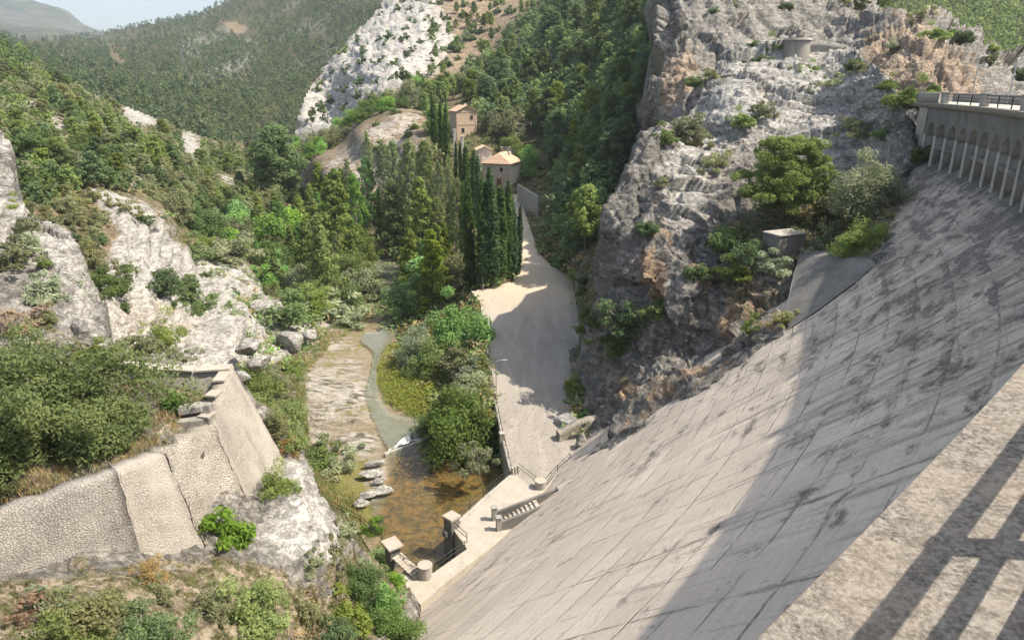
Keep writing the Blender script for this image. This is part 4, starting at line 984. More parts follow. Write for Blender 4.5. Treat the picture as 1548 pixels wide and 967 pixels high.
# retaining wall along the road
def wall_path(name, label, cat, pts, thick, z0, mat, top=None, bevel=0, sub=1.5, uvm=True, batter=0, rough=.05, jag=0, side=1, parent=None, group=None):
    """pts: Vectors along the top outer edge (z = top). z0: base height(s). A subdivided wall with uv in metres, outer face battered"""
    pts = [Vector(p) for p in pts]; zb = z0 if hasattr(z0, '__len__') else [z0]*len(pts)
    T = [pts[0]]; B = [zb[0]]
    for (a, b, za, zc) in zip(pts[:-1], pts[1:], zb[:-1], zb[1:]):
        n_ = max(1, int((b-a).length/.45))
        for i in range(1, n_+1): T.append(a.lerp(b, i/n_)); B.append(za+(zc-za)*i/n_)
    N_ = []
    for i in range(len(T)):
        d = T[min(i+1, len(T)-1)]-T[max(i-1, 0)]; d.z = 0; d.normalize(); N_.append(Vector((d.y, -d.x, 0))*side)
    hmax = max(t.z-b for t, b in zip(T, B)); nr = max(2, int(hmax/.45)); rows = []; uvs = []; L = 0; cum = [0]
    for i in range(1, len(T)): L += (T[i]-T[i-1]).length; cum.append(L)
    jz = jag*fbm(np.array([[q.x*1.0, q.y*1.0, 0] for q in T]), 1.1, 3, 611) if jag else np.zeros(len(T))
    for k in range(nr+1):
        f = k/nr; row = []; uvr = []
        for i, t in enumerate(T):
            h = t.z+jz[i]-B[i]; z = B[i]+h*f; out = batter*(1-f)*h; p = t+N_[i]*out; row.append((p.x, p.y, z)); uvr.append((cum[i], z))
        rows.append(row); uvs.append(uvr)
    # top and back
    for off, dz in ((thick, 0), (thick, -min(2.5, hmax))):
        rows.append([((t-N_[i]*off).x, (t-N_[i]*off).y, t.z+jz[i]+dz) for i, t in enumerate(T)]); uvs.append([(cum[i], t.z+off-dz) for i, t in enumerate(T)])
    P = np.array(rows); P = P+rough*np.stack([fbm(P, .9, 3, 621), fbm(P, .9, 3, 622), fbm(P, .9, 3, 623)], -1)
    nr2, nc = P.shape[:2]; f = gridfaces(nr2, nc)
    if side < 0: f = f[:, ::-1]
    ends = np.array([[r*nc for r in range(nr2)][::-1], [r*nc+nc-1 for r in range(nr2)]])
    o = link(bpy.data.objects.new(name, np_mesh(name, P.reshape(-1,3), [f, ends], [mat], False, None, np.array(uvs).reshape(-1,2))), parent)
    if parent is None: tag(o, label, cat, group)
    return o
def RZ(u, v): # point on road sheet
    p = roadsh.at(u, v); return Vector(p)
wl = [RZ(*p) for p in [(770,716),(757,660),(745,600),(737,545),(733,515)]]
wall_path('retaining_wall', 'low concrete wall holding up the left edge of the gravel road', 'wall', [q+Vector((0,0,.35)) for q in wl], .4, [-4,-4,-4,-3,0], M['concrete'], side=-1, rough=.02)
railing([q+Vector((.2,0,.35)) for q in wl[:4]], 'long thin iron railing on the wall along the road', h=.9)
for (u, v, lab) in [(759,668,'small square stone pillar midway along the road wall'),(747,606,'small square stone pillar beside the road lamp')]:
    q = RZ(u, v); mb = MB(); mb.box((0,0,.55), (.6,.6,1.3), .2); mb.box((0,0,1.25), (.7,.7,.12), .2); o = mb.build('wall_pillar', M['concrete_pale'], None, bevel=.02); o.location = q; tag(o, lab, 'pillar')
def lamp(p, h, rz, label, arm=1.0, head=.5, mat='galvanised'):
    o = thing('street_lamp', label, 'street lamp', p, rz)
    mb = MB(); mb.tube([(0,0,0),(0,0,.8),(0,0,.82),(0,0,h)], [.11,.11,.07,.05], 8); mb.build('pole', M[mat], o)
    mb = MB(); mb.tube([(0,0,h-.05),(arm*.5,0,h+.12),(arm,0,h+.12)], .035, 6); mb.build('arm', M[mat], o)
    hd = MB(); hd.box((arm+head*.3,0,h+.13), (head,.24,.12)); hd = hd.build('lamp_head', M['galvanised'], o, bevel=.03)
    g = MB(); g.box((arm+head*.3,0,h+.055), (head*.8,.18,.04)); g.build('lens', M['lamp_glass'], hd)
lamp(RZ(748,598)+Vector((.2,0,.2)), 4.9, R(10), 'grey street lamp standing on the road wall beside the gravel road', 1.0, .7)
lamp(Vector(terr.at(730,436)), 4.8, R(200), 'pale lamp pole beside the dark cypresses at the road end', .3, .6)
for u, lab in ((1407,'slender street lamp on the crest road against the ochre cliff'),(1523,'taller slender street lamp on the crest near the right border')):
    s = find_s(u, -6.0, Z_DECK, 40); q = dam_p(s, -6.0, Z_DECK); lamp(q, 5.2 if u < 1500 else 4.6, R(20), lab, .7, .6)
# black hose along the edge of the dam
mb = MB(); path = [(1371,262),(1357,294),(1344,325),(1334,372),(1329,390),(1316,405),(1282,434),(1233,465),(1190,493)]
hp = []
for i in range(len(path)-1):
    for k in range(4):
        u = path[i][0]+(path[i+1][0]-path[i][0])*k/4; v = path[i][1]+(path[i+1][1]-path[i][1])*k/4
        hp.append(unproj(u+2, v, ray_dam(u+2, v)-.10))
o = mb.tube(hp, .07, 6).build('drain_hose', M['pipe_black']); tag(o, 'black hose snaking down the right edge of the dam face', 'hose')
# concrete apron wall joining crag and dam
ap = [(1208,385),(1262,389),(1318,396),(1326,402),(1290,428),(1240,466),(1194,496),(1186,480),(1196,430)]
pl = Sheet([(1208,385,80.5),(1320,397,ray_dam(1320,397)-.6),(1194,494,ray_dam(1194,494)-.5),(1264,450,ray_dam(1264,450)-.5)], 1e-6)
fr = [Vector(pl.at(u, v)) for u, v in ap]; bk = [q+Vector((1.2,2.6,.0)) for q in fr]; n = len(fr)
mb = MB(); mb.add(fr+bk, [tuple(range(n))[::-1], tuple(range(n, 2*n))]+[(i,(i+1)%n,n+(i+1)%n,n+i) for i in range(n)])
o = mb.build('apron_wall', M['concrete_dark']); tag(o, 'sloping grey concrete slab wall wedged between the crag and the dam', 'wall')
# concrete hut on the crag bench
def gabled(o, w, dp, h, rise, over, wallmat, roofmat, hip=0.0):
    mb = MB(); mb.V = [(-w/2,0,-3),(w/2,0,-3),(w/2,dp,-3),(-w/2,dp,-3),(-w/2,0,h),(w/2,0,h),(w/2,dp,h),(-w/2,dp,h),(0,hip*dp*.5,h+rise),(0,dp*(1-hip*.5),h+rise)]
    mb.F = [(0,1,5,8,4),(1,2,6,5),(2,3,7,9,6),(3,0,4,7)] if hip == 0 else [(0,1,5,4),(1,2,6,5),(2,3,7,6),(3,0,4,7)]
    wl_ = mb.build('wall', wallmat, o)
    # uv for masonry
    ul = wl_.data.uv_layers.new(name='UVMap')
    for pl_ in wl_.data.polygons:
        for li in pl_.loop_indices:
            c = wl_.data.vertices[wl_.data.loops[li].vertex_index].co; ul.data[li].uv = (c.x+c.y, c.z)
    W, t = w/2+over, .18; y0, y1 = -over, dp+over; sl = rise/(w/2); ze = h-over*sl+.03; zr = h+rise+.03
    ya, yb = (y0+hip*(dp*.5+over), y1-hip*(dp*.5+over))
    V = [(-W,y0,ze),(0,ya,zr),(0,yb,zr),(-W,y1,ze),(W,y0,ze),(W,y1,ze)]
    V += [(x,y,z+t) for x,y,z in V]
    Ft = [(6,7,8,9),(10,11,8,7)]+([(6,10,7),(11,9,8)] if hip else []); Fb = [(0,3,2,1),(4,1,2,5)]+([(0,1,4),(5,2,3)] if hip else [])
    side = [(0,6,9,3),(4,5,11,10)]+([(0,4,10,6),(3,9,11,5)] if hip else [(0,1,7,6),(1,4,10,7),(3,9,8,2),(2,8,11,5)])
    me = bpy.data.meshes.new('roof'); me.from_pydata(V, [], [f[::-1] for f in Ft]+Fb+side); me.materials.append(roofmat); ul = me.uv_layers.new(name='UVMap')
    for pl_ in me.polygons:
        for li in pl_.loop_indices:
            c = me.vertices[me.loops[li].vertex_index].co; ul.data[li].uv = (c.y, abs(c.x)*math.hypot(1, sl))
    import bmesh
    bm = bmesh.new(); bm.from_mesh(me); bmesh.ops.recalc_face_normals(bm, faces=bm.faces); bm.to_mesh(me); bm.free()
    return wl_, link(bpy.data.objects.new('roof', me), o)
p = Vector(crag.at(1195, 386)); o = thing('concrete_hut', 'small flat roofed concrete hut on the ledge under the big pine', 'hut', p, R(24))
mb = MB(); mb.box((0,1.3,.85), (4.0,2.6,3.1)); mb.build('wall', M['concrete_dark'], o); mb = MB(); mb.box((0,1.3,2.48), (4.25,2.85,.16)); mb.build('roof', M['concrete'], o, bevel=.03)
p = Vector(crag.at(1203, 82)); o = thing('round_bastion', 'low round masonry bastion on top of the karst crag', 'bastion', p)
def ring(mb, r, z0, z1, seg=28, rt=None): mb.tube([(0,0,z0),(0,0,z1)], [r, rt or r], seg)
mb = MB(); ring(mb, 2.3, -2, 2.2, 28, 2.15); bo = mb.build('wall', M['masonry_grey'], o)
ul = bo.data.uv_layers.new(name='UVMap')
for pl_ in bo.data.polygons:
    for li in pl_.loop_indices:
        c = bo.data.vertices[bo.data.loops[li].vertex_index].co; ul.data[li].uv = (math.atan2(c.y, -c.x)*2.3, c.z)
mb = MB(); ring(mb, 2.45, 2.2, 2.55, 28, 2.3); mb.build('cap', M['concrete_pale'], o)
a = Vector(crag.at(1222, 78)); wall_path('rubble_wall', 'short grey rubble wall right of the round bastion', 'wall', [a+Vector((0,0,1.6)), a+Vector((3.2,-.5,1.3)), a+Vector((6,-1.2,.6))], .6, a.z-2, M['masonry_grey'], rough=.12, jag=.3)
# ------------------------------------------------------------------ houses in the valley
def window(par, x, z, w, h, y=-.02, shutter=True):
    mb = MB(); mb.box((x,y-.02,z), (w+.24,.08,h+.24)); f = mb.build('window', M['cream_band'], par); mb = MB(); mb.box((x,y-.05,z), (w,.06,h)); mb.build('pane', M['dark_opening'], f)
p = Vector(terr.at(706, 206)); p.z += .2; o = thing('upper_house', 'tall narrow tan house with pale gabled roof above the cypresses', 'house', p, R(20))
gabled(o, 6.3, 8.0, 7.2, 1.5, .45, M['plaster'], M['roof_tiles'])
for z in (3.3, 6.9): mb = MB(); mb.box((0,-.04,z), (6.36,.10,.22)); mb.build('cornice_band', M['cream_band'], o)
for x in (-3.0, 3.0): mb = MB(); mb.box((x,-.03,3.2), (.5,.12,7.9)); mb.build('corner_pilaster', M['cream_band'], o)
mb = MB()
for y in (1.6,3.2,4.8,6.4): mb.box((-3.19,y,3.2), (.10,.35,7.9))
mb.build('side_pilasters', M['cream_band'], o)
window(o, 1.6, 5.4, .8, 1.2); window(o, -1.2, 1.6, .8, 1.3); mb = MB(); mb.box((1.3,5.6,8.5), (.6,.6,1.5)); mb.build('chimney', M['white_plaster'], o)
p = Vector(terr.at(750, 283)); o = thing('lower_house', 'stone house with pink tiled roof and wooden door at the path end', 'house', p, R(-20))
gabled(o, 8.4, 9.6, 6.6, 2.5, .4, M['masonry_tan'], M['roof_tiles'], .45)
mb = MB(); mb.box((4.23,4.6,3.6), (.08,9.0,5.8)); mb.build('side_plaster', M['white_plaster'], o)
window(o, -2.0, 4.9, .8, 1.1); window(o, 1.6, 4.9, .8, 1.1)
d_ = MB(); d_.box((.9,-.05,1.2), (1.3,.10,2.4)); d_ = d_.build('door', M['wood_brown'], o); mb = MB(); mb.box((1.35,-.13,1.2), (.06,.06,.2)); mb.build('handle', M['iron'], d_)
mb = MB(); mb.box((0,-.04,3.0), (8.42,.10,.16)); mb.build('cornice_band', M['cream_band'], o)
mb = MB(); mb.box((1.6,6.6,8.4), (.7,.7,2.0)); mb.build('chimney', M['white_plaster'], o)
p = Vector(terr.at(733, 262)); p.z -= 1; o = thing('annex', 'narrow white outbuilding with cream roof behind the lower house', 'outbuilding', p, R(10))
gabled(o, 4.0, 5, 7.6, .9, .45, M['white_plaster'], M['plaster'])
mb = MB(); mb.box((-.9,-.04,5.2), (.5,.12,4.0)); mb.build('pilaster', M['plaster'], o)
a, b = Vector(terr.at(782,306)), Vector(terr.at(813,328)); 
wall_path('concrete_wall', 'weathered white concrete retaining wall beside the path below the lower house', 'wall', [a+Vector((0,0,4.8)), b+Vector((0,0,5.0))], .5, [a.z-1, b.z-1], M['concrete_pale'], rough=.03, side=1)
a, b = Vector(terr.at(757,240)), Vector(terr.at(782,240)); wall_path('stone_wall', 'dark grey stone wall behind the pink roofed house', 'wall', [a+Vector((0,0,3.6)), b+Vector((0,0,3.6))], .6, [a.z-1, b.z-1], M['concrete_dark'])
a, b = Vector(terr.at(776,212)), Vector(terr.at(802,194)); wall_path('stone_parapet', 'sloping pale stone parapet climbing the bank right of the houses', 'wall', [a+Vector((0,0,1.6)), b+Vector((0,0,1.9))], .8, [a.z-2, b.z-2], M['concrete'])
mb = MB(); p = Vector(terr.at(690, 232))
for (u, v, h, lab) in ((688,236,7.5,'left one of two pale ruined posts between the cypresses below the upper house'),(699,236,5.6,'right one of two pale ruined posts between the cypresses below the upper house')):
    q = Vector(terr.at(u, v)); mb = MB(); mb.box((0,0,h/2-.5), (.8,.8,h+1)); mb.box((0,0,h+.08), (1,1,.2)); o = mb.build('stone_post', M['white_plaster']); o.location = q; tag(o, lab, 'post', 'ruined posts below the upper house')
# pylons
def pylon(u, v, D, h, label, w=.22):
    p = Vector(unproj(u, v, D)); o = MB(); b = h*.10
    cs = [(-1,-1),(1,-1),(1,1),(-1,1)]
    for x, y in cs: o.tube([(x*b,y*b,0),(x*b*.25,y*b*.25,h*.75),(x*b*.12,y*b*.12,h)], w*.5, 4)
    for k in range(8):
        t0, t1 = k/8*.75, (k+1)/8*.75; f = lambda t: b*(1-t)
        for i in range(4):
            x, y = cs[i]; x2, y2 = cs[(i+1)%4]; o.tube([(x*f(t0),y*f(t0),t0*h),(x2*f(t1),y2*f(t1),t1*h)], w*.28, 4)
    for zz in (.78,.87,.96): o.tube([(-h*.12,0,zz*h),(h*.12,0,zz*h)], w*.35, 4)
    o = o.build('pylon', M['galvanised']); o.location = p; tag(o, label, 'pylon')
pylon(492, 97, 640, 34, 'thin grey lattice pylon above the left edge of the white spur')
pylon(279, 108, 640, 20, 'small faint lattice pylon on the far wooded hillside', .16)
# ------------------------------------------------------------------ old masonry on the left bank
def W(u, v, z): return PZ(u, v, z)
def wall_chain(segs):
    """segs: (name, label, points, z base per point, batter, thickness, material, jag, rough); neighbours share their end vertex"""
    allT = []; meta = []
    for k, (nm, lab, pts, zb, bat, th, mat, jag, rough) in enumerate(segs):
        for i, (a, b, za, zc) in enumerate(zip(pts[:-1], pts[1:], zb[:-1], zb[1:])):
            n_ = max(1, int((b-a).length/.4))
            for q in range(n_):
                allT.append((a.lerp(b, q/n_), za+(zc-za)*q/n_, bat)); meta.append(k)
    allT.append((segs[-1][2][-1], segs[-1][3][-1], segs[-1][4])); meta.append(len(segs)-1)
    T = [t[0] for t in allT]; n = len(T); zb = np.array([t[1] for t in allT]); bt = np.array([t[2] for t in allT])
    ker = np.ones(5)/5; bt = np.convolve(np.pad(bt, 2, 'edge'), ker, 'valid'); zb = np.convolve(np.pad(zb, 2, 'edge'), ker, 'valid')
    Nn = np.array([(T[min(i+2,n-1)]-T[max(i-2,0)])[:] for i in range(n)]); Nn[:,2] = 0; Nn /= np.linalg.norm(Nn, axis=1, keepdims=True); Nn = np.stack([Nn[:,1], -Nn[:,0], 0*Nn[:,0]], 1)
    P0 = np.array([t[:] for t in T]); cum = np.concatenate([[0], np.cumsum(np.linalg.norm(np.diff(P0, axis=0), axis=1))])
    for k, (nm, lab, pts, zbs, bat, th, mat, jag, rough) in enumerate(segs):
        ix = [i for i in range(n) if meta[i] == k]
        if k < len(segs)-1: ix.append(ix[-1]+1)
        ix = np.array(ix); jz = jag*fbm(np.stack([P0[ix,0], P0[ix,1], 0*ix], 1), 1.0, 3, 611)*np.minimum(1, np.minimum(np.arange(len(ix)), len(ix)-1-np.arange(len(ix)))/2.)
        top = P0[ix,2]+jz; hmax = (top-zb[ix]).max(); nr = int(hmax/.38); rows = []; uvs = []
        for q in range(nr+1):
            f = q/nr; z = zb[ix]+(top-zb[ix])*f; p = P0[ix]+Nn[ix]*(bt[ix]*(top-z))[:,None]; p[:,2] = z; rows.append(p); uvs.append(np.stack([cum[ix], z], 1))
        for off, dz in ((th,0),(th,-3.0)):
            p = P0[ix]-Nn[ix]*off; p[:,2] = top+dz; rows.append(p); uvs.append(np.stack([cum[ix], top+off-dz], 1))
        P = np.stack(rows); w = np.ones(P.shape[:2])
        P = P+(rough*np.stack([fbm(P, .8, 3, 621), fbm(P, .8, 3, 622), fbm(P, .8, 3, 623)], -1)+.10*np.stack([fbm(P, 2.5, 3, 631), fbm(P, 2.5, 3, 632), 0*fbm(P, 2.5, 1, 633)], -1))
        nr2, nc = P.shape[:2]; f = gridfaces(nr2, nc); ends = np.array([[r*nc for r in range(nr2)][::-1], [r*nc+nc-1 for r in range(nr2)]])
        o = link(bpy.data.objects.new(nm, np_mesh(nm, P.reshape(-1,3), [f, ends], [mat], False, None, np.array(uvs).reshape(-1,2)))); tag(o, lab, 'wall')
q1 = W(178,713,22.1); q2 = W(246,684,21.8); q3 = W(322,643,20.3)
pd = [q3, W(327,608,21.7), W(339,580,22.5), W(352,553,22.8)]
wall_chain([
 ('old_stone_wall', 'long grey wall of coursed stones in front of the big juniper', [Vector((-36,20,22.2)), W(-20,790,22.0), W(20,772,22.0), W(100,742,22.0), q1], [15.5,15.6,15.6,15.4,15.0], .13, .9, M['masonry_grey'], .32, .16),
 ('buttress_wall', 'buff buttress of flush masonry at the corner of the grey wall', [q1, W(208,700,22.15), q2], [15.0,14.6,14.0], .2, 1.2, M['masonry_buff'], .2, .11),
 ('collapsed_wall', 'collapsed rubble wall with open joints beneath the tumbled blocks', [q2, W(275,668,20.9), W(300,655,20.5), q3], [14.0,13.4,12.8,12.4], .27, 1.2, M['masonry_rubble'], .4, .26),
 ('battered_wall', 'tall sunlit battered wall of pale mortared rubble', pd, [12.4,12.6,13.4,14.5], .36, .7, M['masonry_buff'], .12, .11)])
pe = [W(351,553,22.8), W(300,556,22.8), W(240,553,22.8), W(192,546,22.8)]
wall_path('parapet_wall', 'low parapet with white coping enclosing the far side of the old platform', 'wall', pe, .8, 16.0, M['masonry_grey'], rough=.05)
mb = MB()
for a, b in zip(pe[:-1], pe[1:]):
    d = (b-a); c = (a+b)/2; n = Vector((d.y,-d.x,0)).normalized(); c = c-n*.4; mb.box((c.x,c.y,c.z+.07), (d.length+.05,1.0,.14), math.atan2(d.y,d.x))
o = mb.build('coping', M['concrete_pale'], bpy.data.objects['parapet_wall']); 
mb = MB()
for a, b in zip(pd[:-1], pd[1:]):
    d = (b-a); c = (a+b)/2; n = Vector((d.y,-d.x,0)).normalized(); c = c-n*.35; mb.box((c.x,c.y,c.z+.07), (d.length+.05,.8,.14), math.atan2(d.y,d.x))
mb.build('coping', M['concrete_pale'], bpy.data.objects['battered_wall'])
def rock_mesh(name, size, seed, sub=4, ang=1.0, mat='rock', col=(0,0,0,.7)):
    import bmesh
    bm = bmesh.new(); bmesh.ops.create_icosphere(bm, subdivisions=sub, radius=1); V = np.array([v.co[:] for v in bm.verts]); Fq = np.array([[v.index for v in f.verts] for f in bm.faces]); bm.free()
    rg = np.random.default_rng(seed)
    for k in range(9):     # facet cuts
        n = rg.normal(size=3); n /= np.linalg.norm(n); dd = V@n; lim = rg.uniform(.55,.85); V = V-np.outer(np.maximum(dd-lim, 0)*ang, n)
    V = V*np.array(size)/2*1.15
    V = V+.10*min(size)*np.stack([fbm(V/max(size)*4+seed, 1, 4, seed+i) for i in range(3)], -1)
    return np_mesh(name, V, Fq, [M[mat]], True, {'mask': np.tile(np.array(col, float), (len(V),1))})
def rock(name, label, cat, P, size, seed, rz=0, group=None, col=(0,0,0,.7), sub=4, ang=1.0):
    o = link(bpy.data.objects.new(name, rock_mesh(name, size, seed, sub, ang, 'rock', col))); o.location = P; o.rotation_euler = (0,0,rz); return tag(o, label, cat, group)
def blk(name, label, P, size, rz, seed, mat='concrete_grey'):
    mb = MB(); mb.box((0,0,0), size); me = mb.mesh(name, M[mat], bevel=min(size)*.12)
    o = link(bpy.data.objects.new(name, me)); o.location = P; o.rotation_euler = (.05*math.sin(seed*3.1),.06*math.sin(seed*5.3),rz); tag(o, label, 'stone block'); return o
blk('stone_block', 'broad flat stone slab resting on the tumbled blocks', W(288,617,21.5), (1.5,.9,.45), .3, 1)
blk('stone_block', 'upper squared stone against the battered wall', W(312,615,21.4), (.8,.9,.7), .15, 2)
blk('stone_block', 'low long stone sill below the broad slab', W(287,638,20.6), (2.2,1.1,.8), .22, 3)
blk('stone_block', 'lower squared stone against the battered wall', W(313,634,20.6), (.85,1.0,1.1), .1, 4)
blk('stone_block', 'narrow upright stone wedged in the ruined stair opening', W(321,620,21.0), (.5,.9,1.5), .05, 5)
# boulders
for i, (u, v, D, sz, lab) in enumerate([(372,525,105,(3.4,2.8,2.6),'cracked grey boulder at the foot of the cream scree'),(392,546,101,(3.6,2.8,2.4),'pale rounded boulder next to the stream bank shrubs'),(440,516,122,(5.5,4,3.4),'wide flat topped boulder overhanging the stream edge'),(400,470,131,(6.5,5,4.5),'massive leaning boulder above the riverside juniper'),(345,500,112,(2.4,2,1.6),'small white boulder in the middle of the scree'),(318,492,116,(3.0,2.4,1.6),'low slab of white rock upslope on the scree'),(470,505,126,(3.2,2.6,1.8),'white boulder close to the upstream water'),(130,500,56,(2.6,2.2,2.4),'squared limestone boulder below the left crag'),(365,570,98,(2.6,2.2,1.9),'small grey boulder tucked behind the parapet corner'),(856,640,89,(3.2,2.6,2.4),'grey boulder lying at the foot of the crag beside the road'),(878,668,84,(1.3,1.1,2.0),'upright pale stone at the foot of the dam'),(868,606,95,(3.2,2.4,2.2),'shaded rock fallen against the crag foot')]):
    rock('boulder', lab, 'boulder', Vector(unproj(u, v, D)), sz, 700+i, i*1.3, 'boulders along the banks', (0,.05,.1,.8))
for i, (u, v, sz, lab) in enumerate([(560,716,(3.0,1.3,.8),'long pale flat rock uppermost on the left edge of the pool'),(566,700,(2.4,1.0,.6),'thin pale rock just below the weir on the left'),(577,741,(2.6,1.4,.9),'whitest flat rock jutting into the brown pool'),(556,748,(2.2,1.2,.7),'buff flat rock inland of the whitest one'),(574,726,(1.4,.9,.6),'small rounded rock between two flat pale rocks'),(545,760,(1.8,1.2,.7),'grey flat rock lowest on the pool edge')]):
    rock('flat_rock', lab, 'rock', PZ(u, v, -2.7), sz, 740+i, .3, 'flat rocks beside the pool', (0,.05,.25,.9))
wall_path('rubble_wall', 'broken dark masonry between the road and the crag foot', 'wall', [RZ(846,668)+Vector((0,0,1.0)), RZ(872,662)+Vector((0,0,1.8)), RZ(905,655)+Vector((0,0,2.4))], .9, -1.0, M['masonry_rubble'], rough=.25, jag=.5)
# weir and foam
a, b = PZ(588,684,-2.9), PZ(642,664,-2.9); d = (b-a); mb = MB(); c = (a+b)/2+Vector((0,.2,-.9)); mb.box(c, (d.length+1.5,.5,1.9), math.atan2(d.y,d.x)); o = mb.build('weir', M['concrete'], bevel=.05); tag(o, 'straight low concrete weir between the pool and the stream', 'weir')
fm = MB(); n = 40; rows = 10; V = []
for j in range(rows):
    for i in range(n):
        t = i/(n-1); q = a+d*t; f = j/(rows-1); ln = (4.6+1.3*math.sin(t*7+1)+1.8*float(vnoise(np.array([t*9,1.3,0]))))*(1-.55*t)
        V.append((q.x-.15+f*ln*.25, q.y+.25+f*ln, -2.68-min(1,f*2.2)*.75+.14*float(vnoise(np.array([t*25,f*7,2.0])))+ .04))
o = link(bpy.data.objects.new('foam', np_mesh('foam', V, gridfaces(rows, n), [M['foam']], True))); tag(o, None, None, None, 'stuff')
# ------------------------------------------------------------------ vegetation
def leaf_cloud(C, N, size, elong=1.6, rg=None, tri=False, up=.35):
    """C (n,3) centres, N (n,3) preferred outward dirs -> quads"""
    n = len(C); rg = rg or rng
    d = rg.normal(size=(n,3)); d /= np.linalg.norm(d, axis=1, keepdims=True)+1e-9
    nrm = d*.75+N*.7; nrm[:,2] += up; nrm /= np.linalg.norm(nrm, axis=1, keepdims=True)+1e-9
    t = np.cross(nrm, rg.normal(size=(n,3))); t /= np.linalg.norm(t, axis=1, keepdims=True)+1e-9
    b = np.cross(nrm, t); s = (size*rg.uniform(.6, 1.35, n))[:,None] if np.isscalar(size) else (size*rg.uniform(.6,1.35,n))[:,None]
    t = t*s*elong*.5; b = b*s*.5
    if tri:
        V = np.stack([C-t-b*.6, C+t, C-t*.2+b], 1).reshape(-1,3); Fq = np.arange(n*3).reshape(-1,3)
    else:
        V = np.stack([C-t, C+b*.8-t*.1, C+t, C-b*.8+t*.1], 1).reshape(-1,3); Fq = np.arange(n*4).reshape(-1,4)
    return V, Fq
def clump_leaves(cl, per, rg, fill=.55):
    """cl rows (x,y,z,rx,rz,w): points in the shells of the clumps"""
    k = np.repeat(np.arange(len(cl)), per); n = len(k)
    d = rg.normal(size=(n,3)); d /= np.linalg.norm(d, axis=1, keepdims=True)
    r = (fill+(1-fill)*rg.random(n))*rg.uniform(.8,1.1,n)
    off = d*r[:,None]*np.stack([cl[k,3], cl[k,3], cl[k,4]], 1)
    return cl[k,:3]+off, d, k
def crown(name, cl, per, size, mat, rg, elong=1.6, up=.35, fill=.55, tri=False):
    C, N, k = clump_leaves(cl, per, rg, fill); V, Fq = leaf_cloud(C, N, size, elong, rg, tri, up)
    cr = rg.random(len(cl)); m = 3 if tri else 4
    rn = np.clip(.55*cr[k]+.45*rg.random(len(k)), 0, 1).repeat(m)
    return np_mesh(name, V, Fq, [M[mat]], False, {'rnd': rn})
def trunk_mesh(name, h, r, rg, limbs=(), mat='bark', lean=.06, seg=7):
    mb = MB(); n = 6; pts = []; x = y = 0
    for i in range(n):
        pts.append((x, y, h*i/(n-1)-.4*(i == 0))); x += rg.normal()*lean*h/n; y += rg.normal()*lean*h/n
    mb.tube(pts, [r*(1.25 if i == 0 else 1)*(1-.8*i/(n-1)) for i in range(n)], seg)
    for (t, tip, rr) in limbs:
        k = min(n-2, int(t*(n-1))); f = t*(n-1)-k; a = Vector(pts[k]).lerp(Vector(pts[k+1]), f); b = Vector(tip); mid = a.lerp(b, .5)+Vector((0,0,.05*h*(.5-rg.random())))
        mb.tube([a, mid, b], [rr, rr*.7, rr*.25], 5, caps=False)
    return mb.mesh(name, M[mat], True)
PROTO = {}
def reg(key, h, w, cm, tm): PROTO[key] = (h, w, cm, tm)
def make_pine(key, h, seed, mat, per, nc, cone=0.0, start=.28, rad=.27, leaf=.036, gaps=.0, lean=.06):
    rg = np.random.default_rng(seed); cl = []; limbs = []
    for i in range(nc):
        t = start+(1-start)*((i+.5)/nc)**.9; f = (t-start)/(1-start)
        prof = (1-f)**(.75) if cone > .5 else math.sin(math.pi*min(1, .22+.74*f))**.8
        R0 = rad*h*(prof*.95+.05)*rg.uniform(.45, 1.3); a = i*2.399+rg.normal()*.4; rr = R0*(.35+.65*math.sqrt(rg.random()))
        cr_ = h*rg.uniform(.065,.115)*(1.0 if cone < .5 else .35+.65*(1-f)+.15)
        z = t*h+(-.10*rr if cone > .5 else .05*rr)-cr_*.4
        cl.append((math.cos(a)*rr, math.sin(a)*rr, z, cr_, cr_*.62, 1))
        if i % 3 == 0: limbs.append((max(.1, t-.08), (math.cos(a)*rr*.9, math.sin(a)*rr*.9, z), .012*h))
    cl = np.array(cl); cm = crown(key+'_crown', cl, per, leaf*h, mat, rg, 1.9, .6, .7)
    reg(key, h, rad*2*h, cm, trunk_mesh(key+'_trunk', h*.93, .017*h, rg, limbs, 'bark', lean))
make_pine('pine_round_a', 9, 1, 'leaf_pine', 60, 42, 0, .30, .30)
make_pine('pine_round_b', 9, 2, 'leaf_olive', 58, 40, 0, .34, .31)
make_pine('pine_round_c', 9, 3, 'leaf_pine_dark', 58, 44, 0, .26, .27)
make_pine('pine_tall_a', 14, 4, 'leaf_pine_dark', 60, 60, 0, .30, .20, .028)
make_pine('pine_tall_b', 14, 5, 'leaf_pine', 60, 60, .0, .30, .21, .028)
make_pine('pine_cone_a', 12, 6, 'leaf_pine_bright', 70, 70, 1, .07, .27, .027)
make_pine('pine_cone_b', 12, 7, 'leaf_pine', 70, 66, 1, .10, .25, .028)
make_pine('pine_big', 14, 8, 'leaf_pine_dark', 95, 78, .0, .22, .27, .024)
